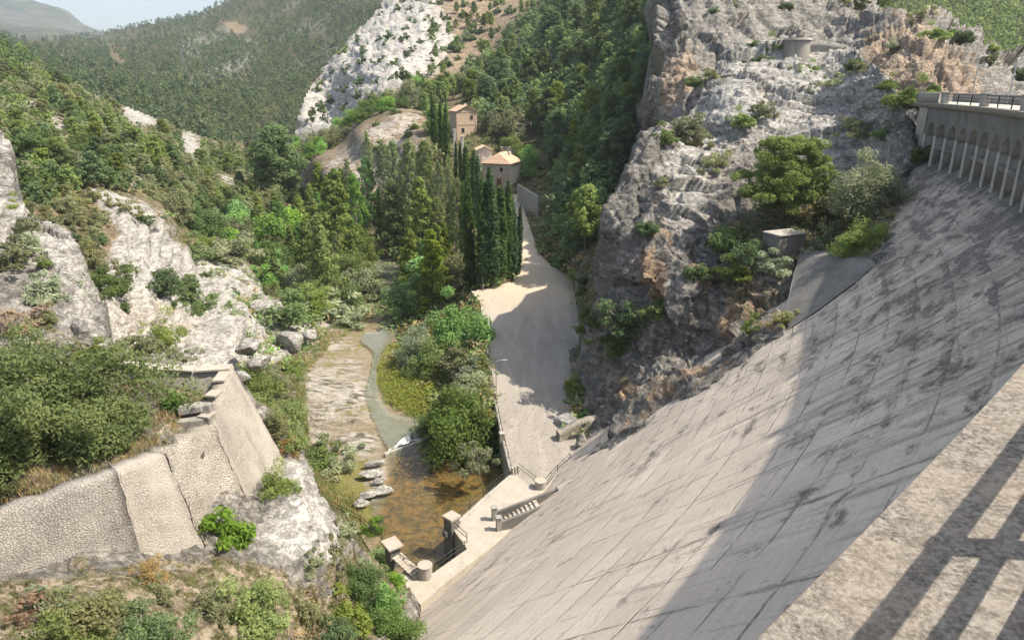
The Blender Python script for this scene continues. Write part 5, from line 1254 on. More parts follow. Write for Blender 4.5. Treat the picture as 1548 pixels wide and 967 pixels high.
def make_big_pine():
    rg = np.random.default_rng(99); h = 9.5; cl = []; limbs = []
    for lobe, (lx, ly, lz, lr) in enumerate([(-1.5,.3,4.6,3.3),(1.6,0,5.0,3.2),(-2.6,-.6,3.0,2.5),(2.4,-.3,3.2,2.5),(0,-1.2,3.2,3.0),(-.4,.2,6.6,2.5),(1.8,.3,6.6,2.0),(.2,-.6,2.0,2.6)]):
        for i in range(30):
            d = rg.normal(size=3); d /= np.linalg.norm(d); d[2] = abs(d[2])*.9-.15; r = lr*rg.uniform(.5,1.15)
            c = np.array([lx,ly,lz])+d*r*np.array([1,1,.72]); cr_ = rg.uniform(.45,.95); cl.append((*c, cr_, cr_*.6, 1))
            if i % 5 == 0: limbs.append((.25+.5*rg.random(), tuple(c), .07))
    cm = crown('big_pine_crown', np.array(cl), 210, .135, 'leaf_pine_bright', rg, 2.2, .6)
    reg('ledge_pine', h, 9, cm, trunk_mesh('big_pine_trunk', 6.5, .24, rg, limbs))
make_big_pine()
def make_cypress(key, h, w, seed):
    rg = np.random.default_rng(seed); cl = []
    n = int(60)
    for i in range(n):
        f = (i+.5)/n; t = .03+.95*f; prof = min(1, (1-f)*2.6)**.7*min(1, .55+f*2.2)
        a = i*2.399; rr = w/2*prof*rg.uniform(.55,.95); cl.append((math.cos(a)*rr*.75, math.sin(a)*rr*.75, t*h, w*.24*(.5+.5*prof), h*.050, 1))
    cm = crown(key+'_crown', np.array(cl), 48, w*.155, 'leaf_cypress', rg, 2.4, .1)
    reg(key, h, w, cm, trunk_mesh(key+'_trunk', h*.9, .16, rg, (), 'bark_grey', .004))
make_cypress('cypress_a', 17, 2.1, 11); make_cypress('cypress_b', 17, 2.6, 12); make_cypress('cypress_c', 17, 1.7, 13)
def make_poplar(key, h, seed, mat, per, wid=.17, nc=52, leaf=.024):
    rg = np.random.default_rng(seed); cl = []; limbs = []
    for i in range(nc):
        f = (i+.5)/nc; t = .16+.84*f; prof = math.sin(math.pi*(.18+.8*f))**.7; a = i*2.399; rr = wid*h*prof*rg.uniform(.3,1.0)
        c = (math.cos(a)*rr, math.sin(a)*rr, t*h, h*.05*rg.uniform(.7,1.2), h*.06, 1); cl.append(c); limbs.append((max(.05,t-.14), c[:3], .006*h))
    cm = crown(key+'_crown', np.array(cl), per, leaf*h, mat, rg, 1.5, .2, .35)
    reg(key, h, wid*2*h, cm, trunk_mesh(key+'_trunk', h*.96, .012*h, rg, limbs, 'bark_grey', .03))
make_poplar('poplar_a', 14, 21, 'leaf_poplar', 75, .17, 56, .021); make_poplar('poplar_b', 14, 22, 'leaf_poplar', 30, .13, 52, .021); make_poplar('poplar_c', 13, 23, 'leaf_bright', 90, .20, 56, .021)
def make_bush(key, h, w, seed, mat, per, nc, leaf, flat=1.0, elong=1.5, stems='bark_grey', irregular=.35, fill=.5):
    rg = np.random.default_rng(seed); cl = []; mb = MB()
    lob = [(rg.normal()*w*.16, rg.normal()*w*.16, rg.uniform(.75,1.1)) for _ in range(4)]
    for i in range(nc):
        d = rg.normal(size=3); d /= np.linalg.norm(d); d[2] = abs(d[2]); r = rg.uniform(.45, 1.0)*(1+irregular*rg.normal()*.5); lx, ly, ls = lob[i % 4]
        x, y, z = d[0]*w*.40*r*ls+lx, d[1]*w*.40*r*ls+ly, max(.06*h, d[2]*h*.86*r*ls); cr_ = min(w, h*1.3)*rg.uniform(.13,.22); cl.append((x, y, z, cr_, cr_*.72*flat, 1))
        if i % 4 == 0: mb.tube([(lx*.3,ly*.3,-.25),(x*.5,y*.5,z*.6),(x,y,z)], [.03*h**.7,.02*h**.7,.008], 4, caps=False)
    cm = crown(key+'_crown', np.array(cl), per, leaf, mat, rg, elong, .35, fill)
    reg(key, h, w, cm, mb.mesh(key+'_stem', M[stems], True))
make_bush('juniper_big', 4.6, 9.0, 31, 'leaf_juniper', 420, 150, .115, 1, 2.0)
make_bush('juniper_a', 2.2, 2.8, 32, 'leaf_juniper', 120, 44, .085, 1.1, 2.0)
make_bush('juniper_b', 2.6, 2.2, 33, 'leaf_olive', 110, 40, .085, 1.3, 2.2)
make_bush('juniper_c', 1.8, 3.0, 34, 'leaf_pine_dark', 110, 40, .09, 1, 2.0)
make_bush('dry_bush', 2.6, 2.2, 35, 'leaf_dry', 55, 32, .075, 1.4, 2.4, 'bark', .5, .3)
make_bush('brown_bush', 1.3, 2.0, 36, 'leaf_brown', 40, 26, .09, 1, 2.2, 'bark', .5, .3)
make_bush('fig_bush', 4.2, 5.0, 37, 'leaf_bright', 170, 80, .19, 1, 1.2)
make_bush('fig_small', 1.9, 2.0, 38, 'leaf_bright', 60, 34, .14, 1, 1.6)
make_bush('broad_bush', 4.0, 4.8, 39, 'leaf_bush', 190, 76, .14, 1, 1.5)
make_bush('broad_bush_dark', 4.0, 4.8, 40, 'leaf_pine', 190, 76, .14, 1, 1.5)
make_bush('silver_bush', 4.4, 5.2, 41, 'leaf_silver', 130, 76, .13, 1.1, 2.2, 'bark_grey', .4, .4)
make_bush('scrub_a', 1.5, 2.6, 42, 'leaf_olive', 110, 30, .105, .9, 1.6)
make_bush('scrub_b', 1.4, 2.2, 43, 'leaf_pine_dark', 110, 30, .105, .9, 1.6)
make_bush('scrub_c', 1.6, 2.4, 44, 'leaf_pine', 110, 30, .105, .9, 1.6)
make_bush('spur_shrub', 2.2, 3.6, 45, 'leaf_pine_dark', 26, 18, .42, .9, 1.3)
make_bush('grey_scrub', 1.2, 2.2, 46, 'leaf_silver', 70, 28, .09, .9, 2.2, 'bark_grey', .5, .35)
make_bush('round_tree', 6.0, 6.0, 47, 'leaf_bright', 70, 60, .30, 1.1, 1.4)
make_bush('round_tree_dull', 6.0, 6.0, 48, 'leaf_olive', 70, 60, .30, 1.1, 1.4)
# ---- labels that single a plant out
LM = [(702,180,'the upper house'),(752,245,'the lower house'),(560,95,'the white rocky spur'),(565,225,'the pale mound'),(415,195,'the orange earth bank'),(800,500,'the gravel road'),(560,590,'the stream bed'),(655,760,'the brown pool'),(60,400,'the left crag'),(110,770,'the old stone wall'),(375,640,'the battered wall'),(300,490,'the cream scree slope'),(1150,180,'the karst crag'),(1030,90,'the ochre cliff'),(1203,68,'the round bastion'),(1195,365,'the concrete hut'),(797,305,'the white concrete wall'),(490,70,'the tall pylon'),(1400,80,'the cliff above the crest'),(270,555,'the parapet wall'),(440,516,'the wide river boulder'),(210,170,'the pale slope outcrop'),(292,222,'the lone grey outcrop'),(750,420,'the cypress row'),(330,42,'the high orange cutting'),(700,60,'the pinkish scree'),(930,440,'the crag foot'),(270,100,'the small faint pylon'),(30,90,'the upper left outcrop'),(450,800,'the white rock face')]
USED = {}
def where(u, v, k=0):
    L = sorted(LM, key=lambda q: math.hypot(q[0]-u, (q[1]-v)*1.3)); q = L[k]; dx, dy = u-q[0], v-q[1]; r = math.hypot(dx, dy)
    hd = '' if abs(dx) < abs(dy)*.5 else ('left of' if dx < 0 else 'right of'); vd = '' if abs(dy) < abs(dx)*.5 else ('above' if dy < 0 else 'below')
    dist = 'just ' if r < 38 else ('' if r < 85 else 'well ')
    return dist+(' and '.join([x.replace(' of','') if vd and x else x for x in (vd, hd) if x][:2])+(' of' if hd and vd else '') if (hd or vd) else 'beside')+' '+q[2]
HT = {}
def unique_label(base, u, v, h=1):
    w = [where(u, v, k) for k in range(7)]
    for sfx in [w[0], w[1], w[2]]+[w[a]+' and '+w[b] for a in range(3) for b in range(a+1, 7)]:
        lab = base+' '+sfx
        if len(lab.split()) <= 16 and lab not in USED: USED[lab] = 1; return lab
    for k in range(3, 7):
        if base+' '+w[k] not in USED: USED[base+' '+w[k]] = 1; return base+' '+w[k]
    return base+' '+where(u, v)
DESC = {'pine_round_a':'rounded green pine','pine_round_b':'rounded olive pine','pine_round_c':'rounded dark pine','pine_tall_a':'tall dark pine','pine_tall_b':'tall green pine','pine_cone_a':'conical bright pine','pine_cone_b':'conical green pine','pine_big':'stately dark pine','ledge_pine':'spreading bright pine',
 'cypress_a':'slim dark cypress','cypress_b':'broad dark cypress','cypress_c':'needle thin cypress','poplar_a':'feathery grey poplar','poplar_b':'half bare poplar','poplar_c':'leafy green poplar','juniper_big':'huge sprawling juniper','juniper_a':'dense green juniper','juniper_b':'upright olive juniper','juniper_c':'low dark juniper','dry_bush':'rusty half dry bush','brown_bush':'brown withered bush','fig_bush':'bright fig bush','fig_small':'small fig','broad_bush':'bright leafy bush','broad_bush_dark':'deep green bush','silver_bush':'silvery grey bush','scrub_a':'olive scrub bush','scrub_b':'dark scrub bush','scrub_c':'green scrub bush','spur_shrub':'dark round shrub','grey_scrub':'grey scrub bush','round_tree':'bright round tree','round_tree_dull':'dull round tree'}
def kind_of(key):
    if key.startswith(('pine','ledge')): return 'pine_tree','tree','trunk','crown'
    if key.startswith('cypress'): return 'cypress_tree','tree','trunk','crown'
    if key.startswith('poplar'): return 'poplar_tree','tree','trunk','crown'
    if key.startswith('round_tree'): return 'leafy_tree','tree','trunk','crown'
    if key.startswith('juniper'): return 'juniper_bush','bush','stem','foliage'
    if key.startswith('fig'): return 'fig_bush','bush','stem','foliage'
    return 'shrub','shrub','stem','foliage'
JOINED = {}
def joined(key):
    if key not in JOINED:
        h, w, cm, tm = PROTO[key]; nv1 = len(cm.vertices); V = np.empty(nv1*3, np.float32); cm.vertices.foreach_get('co', V); V2 = np.empty(len(tm.vertices)*3, np.float32); tm.vertices.foreach_get('co', V2)
        q = cm.polygons[0].loop_total; F1 = np.arange(nv1).reshape(-1, q); r1 = np.empty(nv1, np.float32); cm.attributes['rnd'].data.foreach_get('value', r1)
        F2 = {}
        for p in tm.polygons: F2.setdefault(len(p.vertices), []).append([i+nv1 for i in p.vertices])
        fl = [F1]+[np.array(f) for f in F2.values()]; mi = np.concatenate([np.zeros(len(F1), int)]+[np.ones(len(f), int) for f in fl[1:]])
        JOINED[key] = np_mesh(key, np.concatenate([V.reshape(-1,3), V2.reshape(-1,3)]), fl, [cm.materials[0], tm.materials[0]], False, {'rnd': np.concatenate([r1, np.zeros(len(V2)//3, np.float32)])}, None, mi)
    return JOINED[key]
COUNT = {}
def plant(key, P, h, u, v, group=None, label=None, px=99, rz=None, sx=1.0, name=None):
    h0, w0, cm, tm = PROTO[key]; s = h/h0; nm, cat, tn, cn = kind_of(key); nm = name or nm; COUNT[nm] = COUNT.get(nm, 0)+1
    rz = random.uniform(0, 6.28) if rz is None else rz
    label = label or unique_label(DESC[key], u, v)
    if label not in USED: USED[label] = 1
    if px > 26:
        o = bpy.data.objects.new(nm, None); o.empty_display_size = .3; COL.objects.link(o)
        for n_, me in ((tn, tm), (cn, cm)):
            c = bpy.data.objects.new(n_, me); COL.objects.link(c); c.parent = o
    else:
        o = bpy.data.objects.new(nm, joined(key)); COL.objects.link(o)
    o.location = P; o.rotation_euler = (random.uniform(-.04,.04), random.uniform(-.04,.04), rz); o.scale = (s*sx, s*sx, s)
    tag(o, label, cat, group); return o
def put(key, sheet, u, v, h=None, hpx=None, dz=-.25, **kw):
    D = float(sheet.D(u, v)); P = Vector(unproj(u, v, D)); P.z += dz
    if hpx: h = hpx*D/F/.97
    return plant(key, P, h, u, v, px=h*F/D, **kw)
PLACED = []
HOUSES = [(684,158),(722,158),(724,204),(740,212),(782,240),(782,286),(740,280),(724,225),(690,205)]
def scatter(n, poly, sheet, choose, hrange, group, wk=.55, avoid=(), tries=40, hfun=None, dmin=0):
    us = [p[0] for p in poly]; vs = [p[1] for p in poly]; k = 0; t = 0
    while k < n and t < n*tries:
        t += 1; u = random.uniform(min(us), max(us)); v = random.uniform(min(vs), max(vs))
        if not bool(inpoly(u, v, poly)) or any(bool(inpoly(u, v, a)) for a in avoid): continue
        D = float(sheet.D(u, v)); h = random.uniform(*hrange)*(hfun(u, v) if hfun else 1); key = choose(u, v)
        hp = h*F/D
        if any(bool(inpoly(u, v-hp*q, a)) for a in (LPATCH+[ORANGE, HOUSES]) for q in (.4, .85)) and random.random() < .9: continue
        h0, w0 = PROTO[key][:2]; r = max(wk*h*w0/h0*F/D*.5, dmin)
        if any(abs(u-a) < r+c and math.hypot(u-a, (v-b)*1.3) < (r+c)*.72 for a, b, c in PLACED): continue
        PLACED.append((u, v, r)); P = Vector(unproj(u, v, D)); P.z -= .3; plant(key, P, h, u, v, group=group, px=h*F/D); k += 1
    return k
def pick(*opts):
    ks = [o[0] for o in opts]; w_ = [o[1] for o in opts]
    return lambda u, v: random.choices(ks, w_)[0]
# ---- the plants one can point at
put('ledge_pine', crag, 1183, 338, hpx=152, label='large bright green pine spreading over the ledge above the concrete hut', rz=.3, sx=.92)
put('silver_bush', crag, 1320, 318, hpx=92, label='silvery grey bush on the ledge against the dam edge'); put('juniper_b', crag, 1262, 330, hpx=60, sx=1.3, label='shaded olive bush squeezed between the big pine and silvery bush')
put('broad_bush_dark', crag, 1302, 386, hpx=58, label='dark green bush on the brink above the sloping concrete slab'); put('grey_scrub', crag, 1255, 372, hpx=45, label='thin grey shrub behind the dark bush beside the hut'); put('grey_scrub', crag, 1222, 392, hpx=24, label='small grey tuft at the right foot of the hut')
for (u, v, h, k, lab) in [(1100,375,46,'scrub_b','dark tangled shrub left of the concrete hut'),(1130,400,50,'juniper_c','dark shrub hanging over the lip below the hut'),(1075,260,34,'scrub_a','olive shrub on the shoulder left of the big pine'),(1030,205,36,'scrub_a','green cushion of scrub crowning the left shoulder of the crag'),(1005,215,28,'scrub_c','small green scrub at the very edge of the left shoulder'),(1052,222,30,'scrub_a','second olive cushion inward on the left shoulder of the crag'),(1170,78,26,'scrub_c','round green shrub just left of the round bastion'),(1140,75,18,'scrub_b','small shrub on the rim well left of the round bastion'),(1150,100,22,'scrub_b','dark shrub in a crack below left of the bastion'),(1205,118,24,'grey_scrub','grey tuft in the karst slabs under the bastion'),(1215,112,20,'scrub_c','green tuft next to the grey one under the bastion'),(1290,105,22,'scrub_b','dark shrub on the right rim of the karst slabs'),(1305,110,18,'scrub_a','olive shrub at the right rim near the crest end'),(1340,135,22,'scrub_c','green shrub at the top corner beside the crest parapet'),(1265,130,22,'grey_scrub','grey shrub midway across the right karst slabs'),(1225,140,16,'grey_scrub','flat grey tuft amid the middle karst slabs'),(1150,180,28,'scrub_a','olive shrub among the slabs above the big pine'),(1125,190,26,'scrub_c','green shrub among the slabs above left of the big pine'),(1300,205,28,'scrub_a','grassy olive shrub above the bright white slabs near the dam'),(1330,208,22,'scrub_c','small green shrub above the white slabs near the dam'),(1090,128,12,'dry_bush','small yellow bush on the dark slab edge'),(975,352,26,'scrub_b','dark shrub clinging to the middle of the crag face'),(955,500,60,'juniper_c','large dark shrub in the gully of the shaded crag face'),(935,530,40,'scrub_b','dark shrub lower in the crag gully'),(1000,475,30,'scrub_b','dark ivy like shrub under the ochre scar'),(1060,420,30,'scrub_b','shrub on the break below the hut ledge'),(1120,420,34,'scrub_c','green shrub on the overhang left of the concrete slab'),(1165,410,40,'grey_scrub','pale grass shrub on the lip beside the concrete slab'),(1180,490,26,'scrub_a','yellowish shrub at the lower tip of the concrete slab'),(1140,500,30,'scrub_c','green shrub on the crag close to the dam contact'),(1000,280,16,'scrub_a','tiny tuft on the upper crag wall'),(905,490,30,'scrub_b','dark fern like shrub on the left crag rib'),(1050,130,20,'scrub_b','dark scrub under the tall ochre cliff'),(1075,118,16,'scrub_a','olive scrub where cliff and slabs meet')]:
    put(k, crag, u, v, hpx=h, label=lab, dz=-.1)
for (u, v, h, k, lab) in [(1363,160,42,'scrub_c','bright shrub where the crest parapet meets the rock'),(1412,136,14,'broad_bush','small vivid green bush behind the crest railing'),(1395,240,30,'scrub_b','dark shrub hanging in the corner beside the arcade')]:
    put(k, crag if u < 1400 else back, u, v, hpx=h, label=lab)
for (u, v, h, k, lab) in [(1300,24,40,'pine_round_c','dark pine clump on the cliff top above the bastion'),(1335,18,32,'pine_round_a','green pine beside the dark clump on the cliff top'),(1275,12,30,'pine_round_a','small pine on the cliff top left of the dark clump'),(1385,36,26,'scrub_a','olive shrub on the sloping cliff shoulder'),(1420,60,26,'scrub_c','green shrub low on the cliff shoulder'),(1455,62,22,'scrub_b','dark shrub on the rock shoulder near the right'),(1440,55,18,'scrub_c','small shrub in the rock gully of the shoulder'),(1490,95,18,'scrub_a','pale shrub above the taller crest lamp'),(1540,120,26,'scrub_b','dark shrub at the right border behind the crest'),(1500,75,16,'scrub_c','green shrub on the skyline rock rib at right'),(1080,20,14,'scrub_b','tiny shrub high on the tall cliff'),(1115,10,14,'scrub_a','tiny olive shrub at the top of the tall cliff'),(1185,15,16,'scrub_b','tiny dark shrub on the cliff above the bastion'),(1350,70,14,'grey_scrub','grey tuft on the ochre cliff wall')]:
    put(k, back, u, v, hpx=h, label=lab)
# left bank
put('juniper_big', bank, 104, 672, hpx=158, label='huge sprawling juniper covering the old platform behind the stone wall', rz=1.0, sx=.9)
put('juniper_big', bank, -10, 690, hpx=120, label='wide olive bush at the left border beside the huge juniper', rz=2.2, sx=.8)
for (u, v, h, k, lab, sx) in [(258,612,34,'fig_small','small bright green bush between the huge juniper and the stone blocks',1.2),(352,812,68,'fig_small','small fig rooted in the wall foot above white rock',1.05),(232,880,62,'dry_bush','rusty orange bush in front of the buttress wall',.9),(250,905,46,'juniper_b','small olive bush right of the rusty orange one',1.0),(150,945,108,'juniper_b','tall olive juniper at the bottom in front of the stone wall',1.05),(60,930,52,'brown_bush','brown withered bush in the lower left',1.0),(65,915,42,'grey_scrub','grey green bush above the brown one in the lower left',1.1),(110,975,90,'juniper_a','green juniper on the bottom border at the left',1.0),(215,975,70,'juniper_c','low green juniper at the bottom below the rusty bush',1.0),(330,930,62,'juniper_b','olive bush in the bottom centre beside the round juniper',1.0),(392,935,84,'juniper_a','round bright juniper at the bottom on the pale bank',1.05),(472,935,60,'juniper_b','narrow dark bush on the rock rib near the bottom',.7),
 (420,745,62,'juniper_a','bright juniper perched on the edge of the white rock',.7),(432,690,44,'dry_bush','yellowish bush at the lip of the white rock edge',1.1),(412,650,50,'juniper_b','olive bush at the far foot of the battered wall',1.0),(440,668,56,'juniper_a','green bush on the edge over the striped slabs',.8),(470,850,28,'grey_scrub','thin grey tuft on the lower white rock',1.0),(500,855,40,'scrub_a','olive scrub on the lower slope near the terrace',.9),(515,805,34,'grey_scrub','grey grass tuft under the bank path railing',1.0),(535,900,60,'broad_bush','bright leafy bush low beside the dam at the bottom',1.0),(570,930,70,'fig_bush','vivid green bush wedged against the dam at the bottom',.9),(590,965,66,'broad_bush','lush bush on the bottom border against the dam',1.0),(525,950,56,'scrub_c','green scrub near the bottom left of the dam foot',1.0),(556,875,46,'silver_bush','pale reed like bush left of the terrace steps',.8),(585,895,40,'fig_bush','bright green shrub just below the left terrace steps',.9),(500,985,60,'juniper_c','dark low bush on the bottom border near the dam',1.1)]:
    put(k, bank, u, v, hpx=h, label=lab, sx=sx, dz=-.15)
for (u, v, h, k, lab, sx) in [(40,350,26,'scrub_a','olive tuft on the crag shoulder at the far left',1),(45,222,30,'scrub_b','dark tuft clinging to the upper left crag',1),(15,318,24,'scrub_c','green cushion in the notch of the left crag',1.1),(15,400,40,'scrub_a','olive bush in the hollow of the left crag',1.3),(45,378,30,'grey_scrub','grey bush higher in the hollow of the left crag',1.1),(72,450,46,'grey_scrub','bluish grey bush on the face of the left crag',1),(68,400,16,'scrub_c','tiny tuft on the smooth left crag face',1),(20,500,44,'brown_bush','brown bush on the ledge under the left crag',1.4),(75,490,38,'juniper_b','olive bush on the ledge under the left crag',1.1),(120,440,20,'grey_scrub','small grey tuft near the crag nose',1),(30,545,40,'grey_scrub','grey bush just above the huge juniper at left',1.3),(140,545,36,'scrub_c','green bush behind the huge juniper near the squared boulder',1.2)]:
    put(k, bank, u, v, hpx=h, label=lab, sx=sx, dz=-.1)
for (u, v, h, k, lab, sx) in [(395,600,50,'juniper_a','green bush just beyond the corner of the battered wall',1.0),(420,590,44,'juniper_b','olive bush on the bank left of the striped slabs',1.1),(372,575,34,'scrub_c','small green shrub tucked against the parapet corner',1.0),(430,640,50,'juniper_a','leafy bush overhanging the striped slabs',1.2),(228,520,52,'juniper_a','round green bush in front of the cream scree',1.1),(205,535,40,'scrub_a','olive bush at the left foot of the cream scree',1.2),(260,545,24,'grey_scrub','grey tuft above the parapet wall',1.2),(300,540,20,'grey_scrub','small grey tuft above the parapet wall coping',1.0),(240,440,42,'juniper_c','dark juniper on the rock ridge above the cream scree',1.5),(290,470,34,'juniper_c','low dark juniper below the rock ridge',1.3),(275,440,36,'scrub_b','dark scrub in the middle of the rock ridge',1.3),(160,440,48,'juniper_c','dark green bush behind the nose of the left crag',1.1),(185,325,24,'scrub_a','olive cushion on the flat rock ridge top',1.4),(215,335,18,'scrub_b','dark cushion on the flat rock ridge edge',1.4),(430,478,52,'juniper_c','grey green juniper spilling beside the massive boulder',1.9),(395,480,36,'juniper_b','olive juniper in front of the massive boulder',1.6),(330,395,40,'scrub_a','olive scrub beyond the rock ridge',1.6),(300,392,36,'scrub_c','green scrub on the back of the rock ridge',1.5),(425,440,42,'fig_bush','bright green fig on the stream bank upslope',1.2),(405,420,40,'fig_bush','second bright fig higher on the stream bank',1.1),(470,470,44,'broad_bush_dark','dark bush on the water edge upstream',1.2),(505,470,40,'grey_scrub','bare grey bush at the upstream bend',1.6),(520,485,28,'grey_scrub','small bare grey bush over the green water',1.4),
 (697,524,84,'fig_bush','large bright fig bush beside the gravel road',.82),(625,545,62,'silver_bush','grey green willow like bush right of the stream bend',.9),(655,560,56,'broad_bush_dark','dark bush between the willow like bush and the fig',.9),(697,674,110,'broad_bush','large bright bush at the pool edge beside the road wall',.84),(705,615,60,'silver_bush','pale flowering bush behind the large pool bush',1.1),(730,660,84,'broad_bush_dark','dark green bush hugging the road wall by the pool',.8),(664,655,52,'broad_bush_dark','dark green bush overhanging the weir',1.0),(725,705,40,'scrub_a','olive tuft at the pool corner near the road wall',.8),(700,560,40,'scrub_a','olive scrub on the stony slope left of the road lamp',1.3),(675,545,34,'scrub_c','green scrub below the large fig bush',1.2),(720,560,26,'grey_scrub','grey scrub beside the road edge lamp',1.3),(570,805,34,'fig_bush','small vivid bush at the left corner of the pool',.9),(575,845,28,'scrub_c','green tuft between the path railing and the pool',1.2),(505,720,30,'scrub_a','olive tuft in the grass left of the flat rocks',1.4),(480,700,36,'scrub_c','green tuft at the bank under the white rock edge',1.2),(525,690,24,'grey_scrub','grassy tuft near the striped slabs lower end',1.4)]:
    put(k, terr, u, v, hpx=h, label=lab, sx=sx)
# valley trees one can point at
for (u, v, h, k, lab, sx) in [(430,312,116,'pine_big','stately dark pine in front of the orange earth bank',1.05),(405,300,86,'pine_tall_a','dark pine just left of the stately one',1.0),(492,455,130,'pine_cone_a','bright conical pine nearest the stream on the left bank',.85),(510,395,135,'pine_cone_a','tall bright conical pine behind the nearest one',.85),(470,425,90,'pine_cone_b','green conical pine left of the bright pair',.9),(655,458,112,'pine_cone_a','bright bushy pine on the right stream bank',.95),(622,440,95,'pine_cone_b','darker pine tight against the bright one on the right bank',.9),(640,390,120,'pine_cone_a','bright pine above the right stream bank',.85),(600,385,110,'pine_cone_b','green pine leaning over the water on the right',.85),(560,345,100,'poplar_c','leafy green poplar at the head of the stream',.9),(540,375,105,'poplar_c','leafy poplar rising over the stream trees',.9),(585,340,120,'poplar_b','half bare grey poplar left of the mound front',.9),(560,300,95,'poplar_b','bare poplar against the pale mound',.8),(620,345,125,'poplar_a','feathery grey poplar right of the bare pair',.8),(645,340,120,'poplar_a','feathery poplar below the pale mound right side',.8),(665,360,110,'poplar_b','thin half bare poplar near the cypress row',.9),(690,385,110,'poplar_a','feathery poplar before the cypresses',.8),(600,320,100,'poplar_a','feathery poplar directly before the mound',.8),(530,330,85,'poplar_b','slight bare poplar left of the mound',.9),(680,330,90,'poplar_b','bare trunk poplar below the upper house',.7)]:
    put(k, terr, u, v, hpx=h, label=lab, sx=sx); PLACED.append((u, v, 18))
cy = [(712,440,160,'cypress_a'),(727,436,160,'cypress_c'),(737,430,150,'cypress_b'),(748,428,158,'cypress_a'),(757,424,138,'cypress_b'),(766,420,140,'cypress_a'),(776,418,122,'cypress_b'),(784,412,100,'cypress_c'),(742,410,150,'cypress_c'),(760,405,118,'cypress_a'),(700,400,120,'cypress_c'),(706,330,104,'cypress_b'),(716,345,112,'cypress_a'),(690,292,74,'cypress_c'),(697,275,58,'cypress_a'),(676,262,96,'cypress_a'),(668,250,90,'cypress_c'),(660,235,84,'cypress_b'),(727,360,118,'cypress_a'),(674,188,44,'cypress_a'),(655,225,66,'cypress_c')]
for i, (u, v, h, k) in enumerate(cy):
    put(k, terr, u, v, hpx=h, group='cypresses along the path', sx=1.0 if v > 380 else .9); PLACED.append((u, v, 7))
for (u, v, h, k, lab, sx) in [(800,262,50,'round_tree','bright round tree right of the lower house',.8),(690,330,60,'pine_cone_b','green tree under the upper house beside the ruined posts',.8),(645,275,62,'round_tree_dull','dull round tree left of the ruined posts',.8),(722,330,60,'pine_cone_b','conical tree in front of the lower house',.7),(760,215,56,'round_tree_dull','dark round tree right of the upper house',.9),(742,202,40,'round_tree_dull','round tree tucked behind the upper house right wall',.8),(658,200,50,'round_tree','bright tree left of the upper house',.9),(775,235,32,'broad_bush_dark','dark bush above the pink roof',1.0)]:
    put(k, terr, u, v, hpx=h, label=lab, sx=sx); PLACED.append((u, v, 16))
WATERAV = [BED, [(548,395),(575,372),(620,372),(625,440),(610,500),(560,520),(545,470)]]
RAV = [ROADALL]
G = 'pines on the left valley slope'
LHILL = [(0,100),(60,108),(160,160),(330,225),(430,235),(430,300),(400,350),(300,345),(240,305),(130,285),(60,325),(28,250),(0,190)]
n1 = scatter(125, LHILL, terr, pick(('pine_round_a',4),('pine_round_b',5),('pine_round_c',3),('pine_tall_b',1),('juniper_c',1)), (5.0,8.5), G, .62, LPATCH+[ORANGE], hfun=lambda u, v: .55+.45*min(1, (v-60)/150))
n0 = scatter(34, [(440,290),(540,305),(600,320),(660,330),(700,380),(690,420),(640,450),(610,400),(545,375),(500,440),(450,430),(400,370)], terr, pick(('poplar_c',3),('pine_cone_a',3),('pine_cone_b',3),('round_tree',2),('poplar_a',2)), (8.5,13.5), 'trees on the valley floor', .42, WATERAV+RAV)
n2 = scatter(70, [(260,330),(300,345),(430,290),(470,300),(560,330),(690,350),(705,430),(640,470),(600,480),(560,460),(520,470),(440,470),(400,440),(380,395),(300,385)], terr, pick(('pine_cone_a',2),('pine_cone_b',3),('broad_bush_dark',3),('round_tree',2),('broad_bush',2),('round_tree_dull',2),('poplar_c',1)), (3.5,8.5), 'trees on the valley floor', .5, WATERAV+RAV)
RS = [(715,175),(800,190),(830,255),(850,320),(880,390),(905,330),(960,225),(995,170),(1000,60),(996,-20),(850,-20),(770,60),(700,125)]
n3 = scatter(100, RS, terr, pick(('pine_tall_a',5),('pine_tall_b',4),('pine_round_c',3),('pine_cone_a',1.0)), (8.5,14), 'pines on the shaded slope right of the houses', .55, [[(760,265),(830,265),(830,330),(780,330)]])
n4 = scatter(26, [(640,180),(650,140),(760,130),(770,180),(730,175),(690,150)], terr, pick(('round_tree_dull',2),('pine_round_a',2),('pine_tall_b',2)), (7,10), 'trees behind the upper house', .55)
n5 = scatter(40, [(480,215),(520,185),(560,160),(640,130),(750,125),(745,150),(650,160),(590,168),(540,195),(480,240)], terr, pick(('round_tree',2),('round_tree_dull',3),('broad_bush',1)), (5,7.5), 'leafy trees between mound and white spur', .6)
n5 += scatter(18, [(445,225),(540,190),(470,250),(420,300),(430,250)], terr, pick(('round_tree',2),('round_tree_dull',2)), (6,8), 'leafy trees between mound and white spur', .6)
SCR = 'dark shrubs dotted over the white spur'
n6 = scatter(84, [(462,190),(475,135),(505,95),(560,40),(605,-10),(760,-20),(760,40),(700,110),(640,120),(560,150),(510,190)], terr, pick(('spur_shrub',1)), (2.8,5.6), SCR, .8, (), dmin=3)
n7 = scatter(40, [(640,40),(780,-20),(860,-20),(790,60),(720,130),(640,130)], terr, pick(('spur_shrub',1),('pine_round_a',1.2),('pine_tall_b',1)), (4,9), 'pines thinning out over the pinkish scree', .7)
n7b = scatter(24, [(24,250),(60,325),(130,285),(160,300),(150,430),(125,385),(40,322)], terr, pick(('scrub_a',3),('scrub_b',2),('pine_round_b',1.5),('juniper_b',2)), (1.5,3.6), 'scrub behind the left crag', .6)
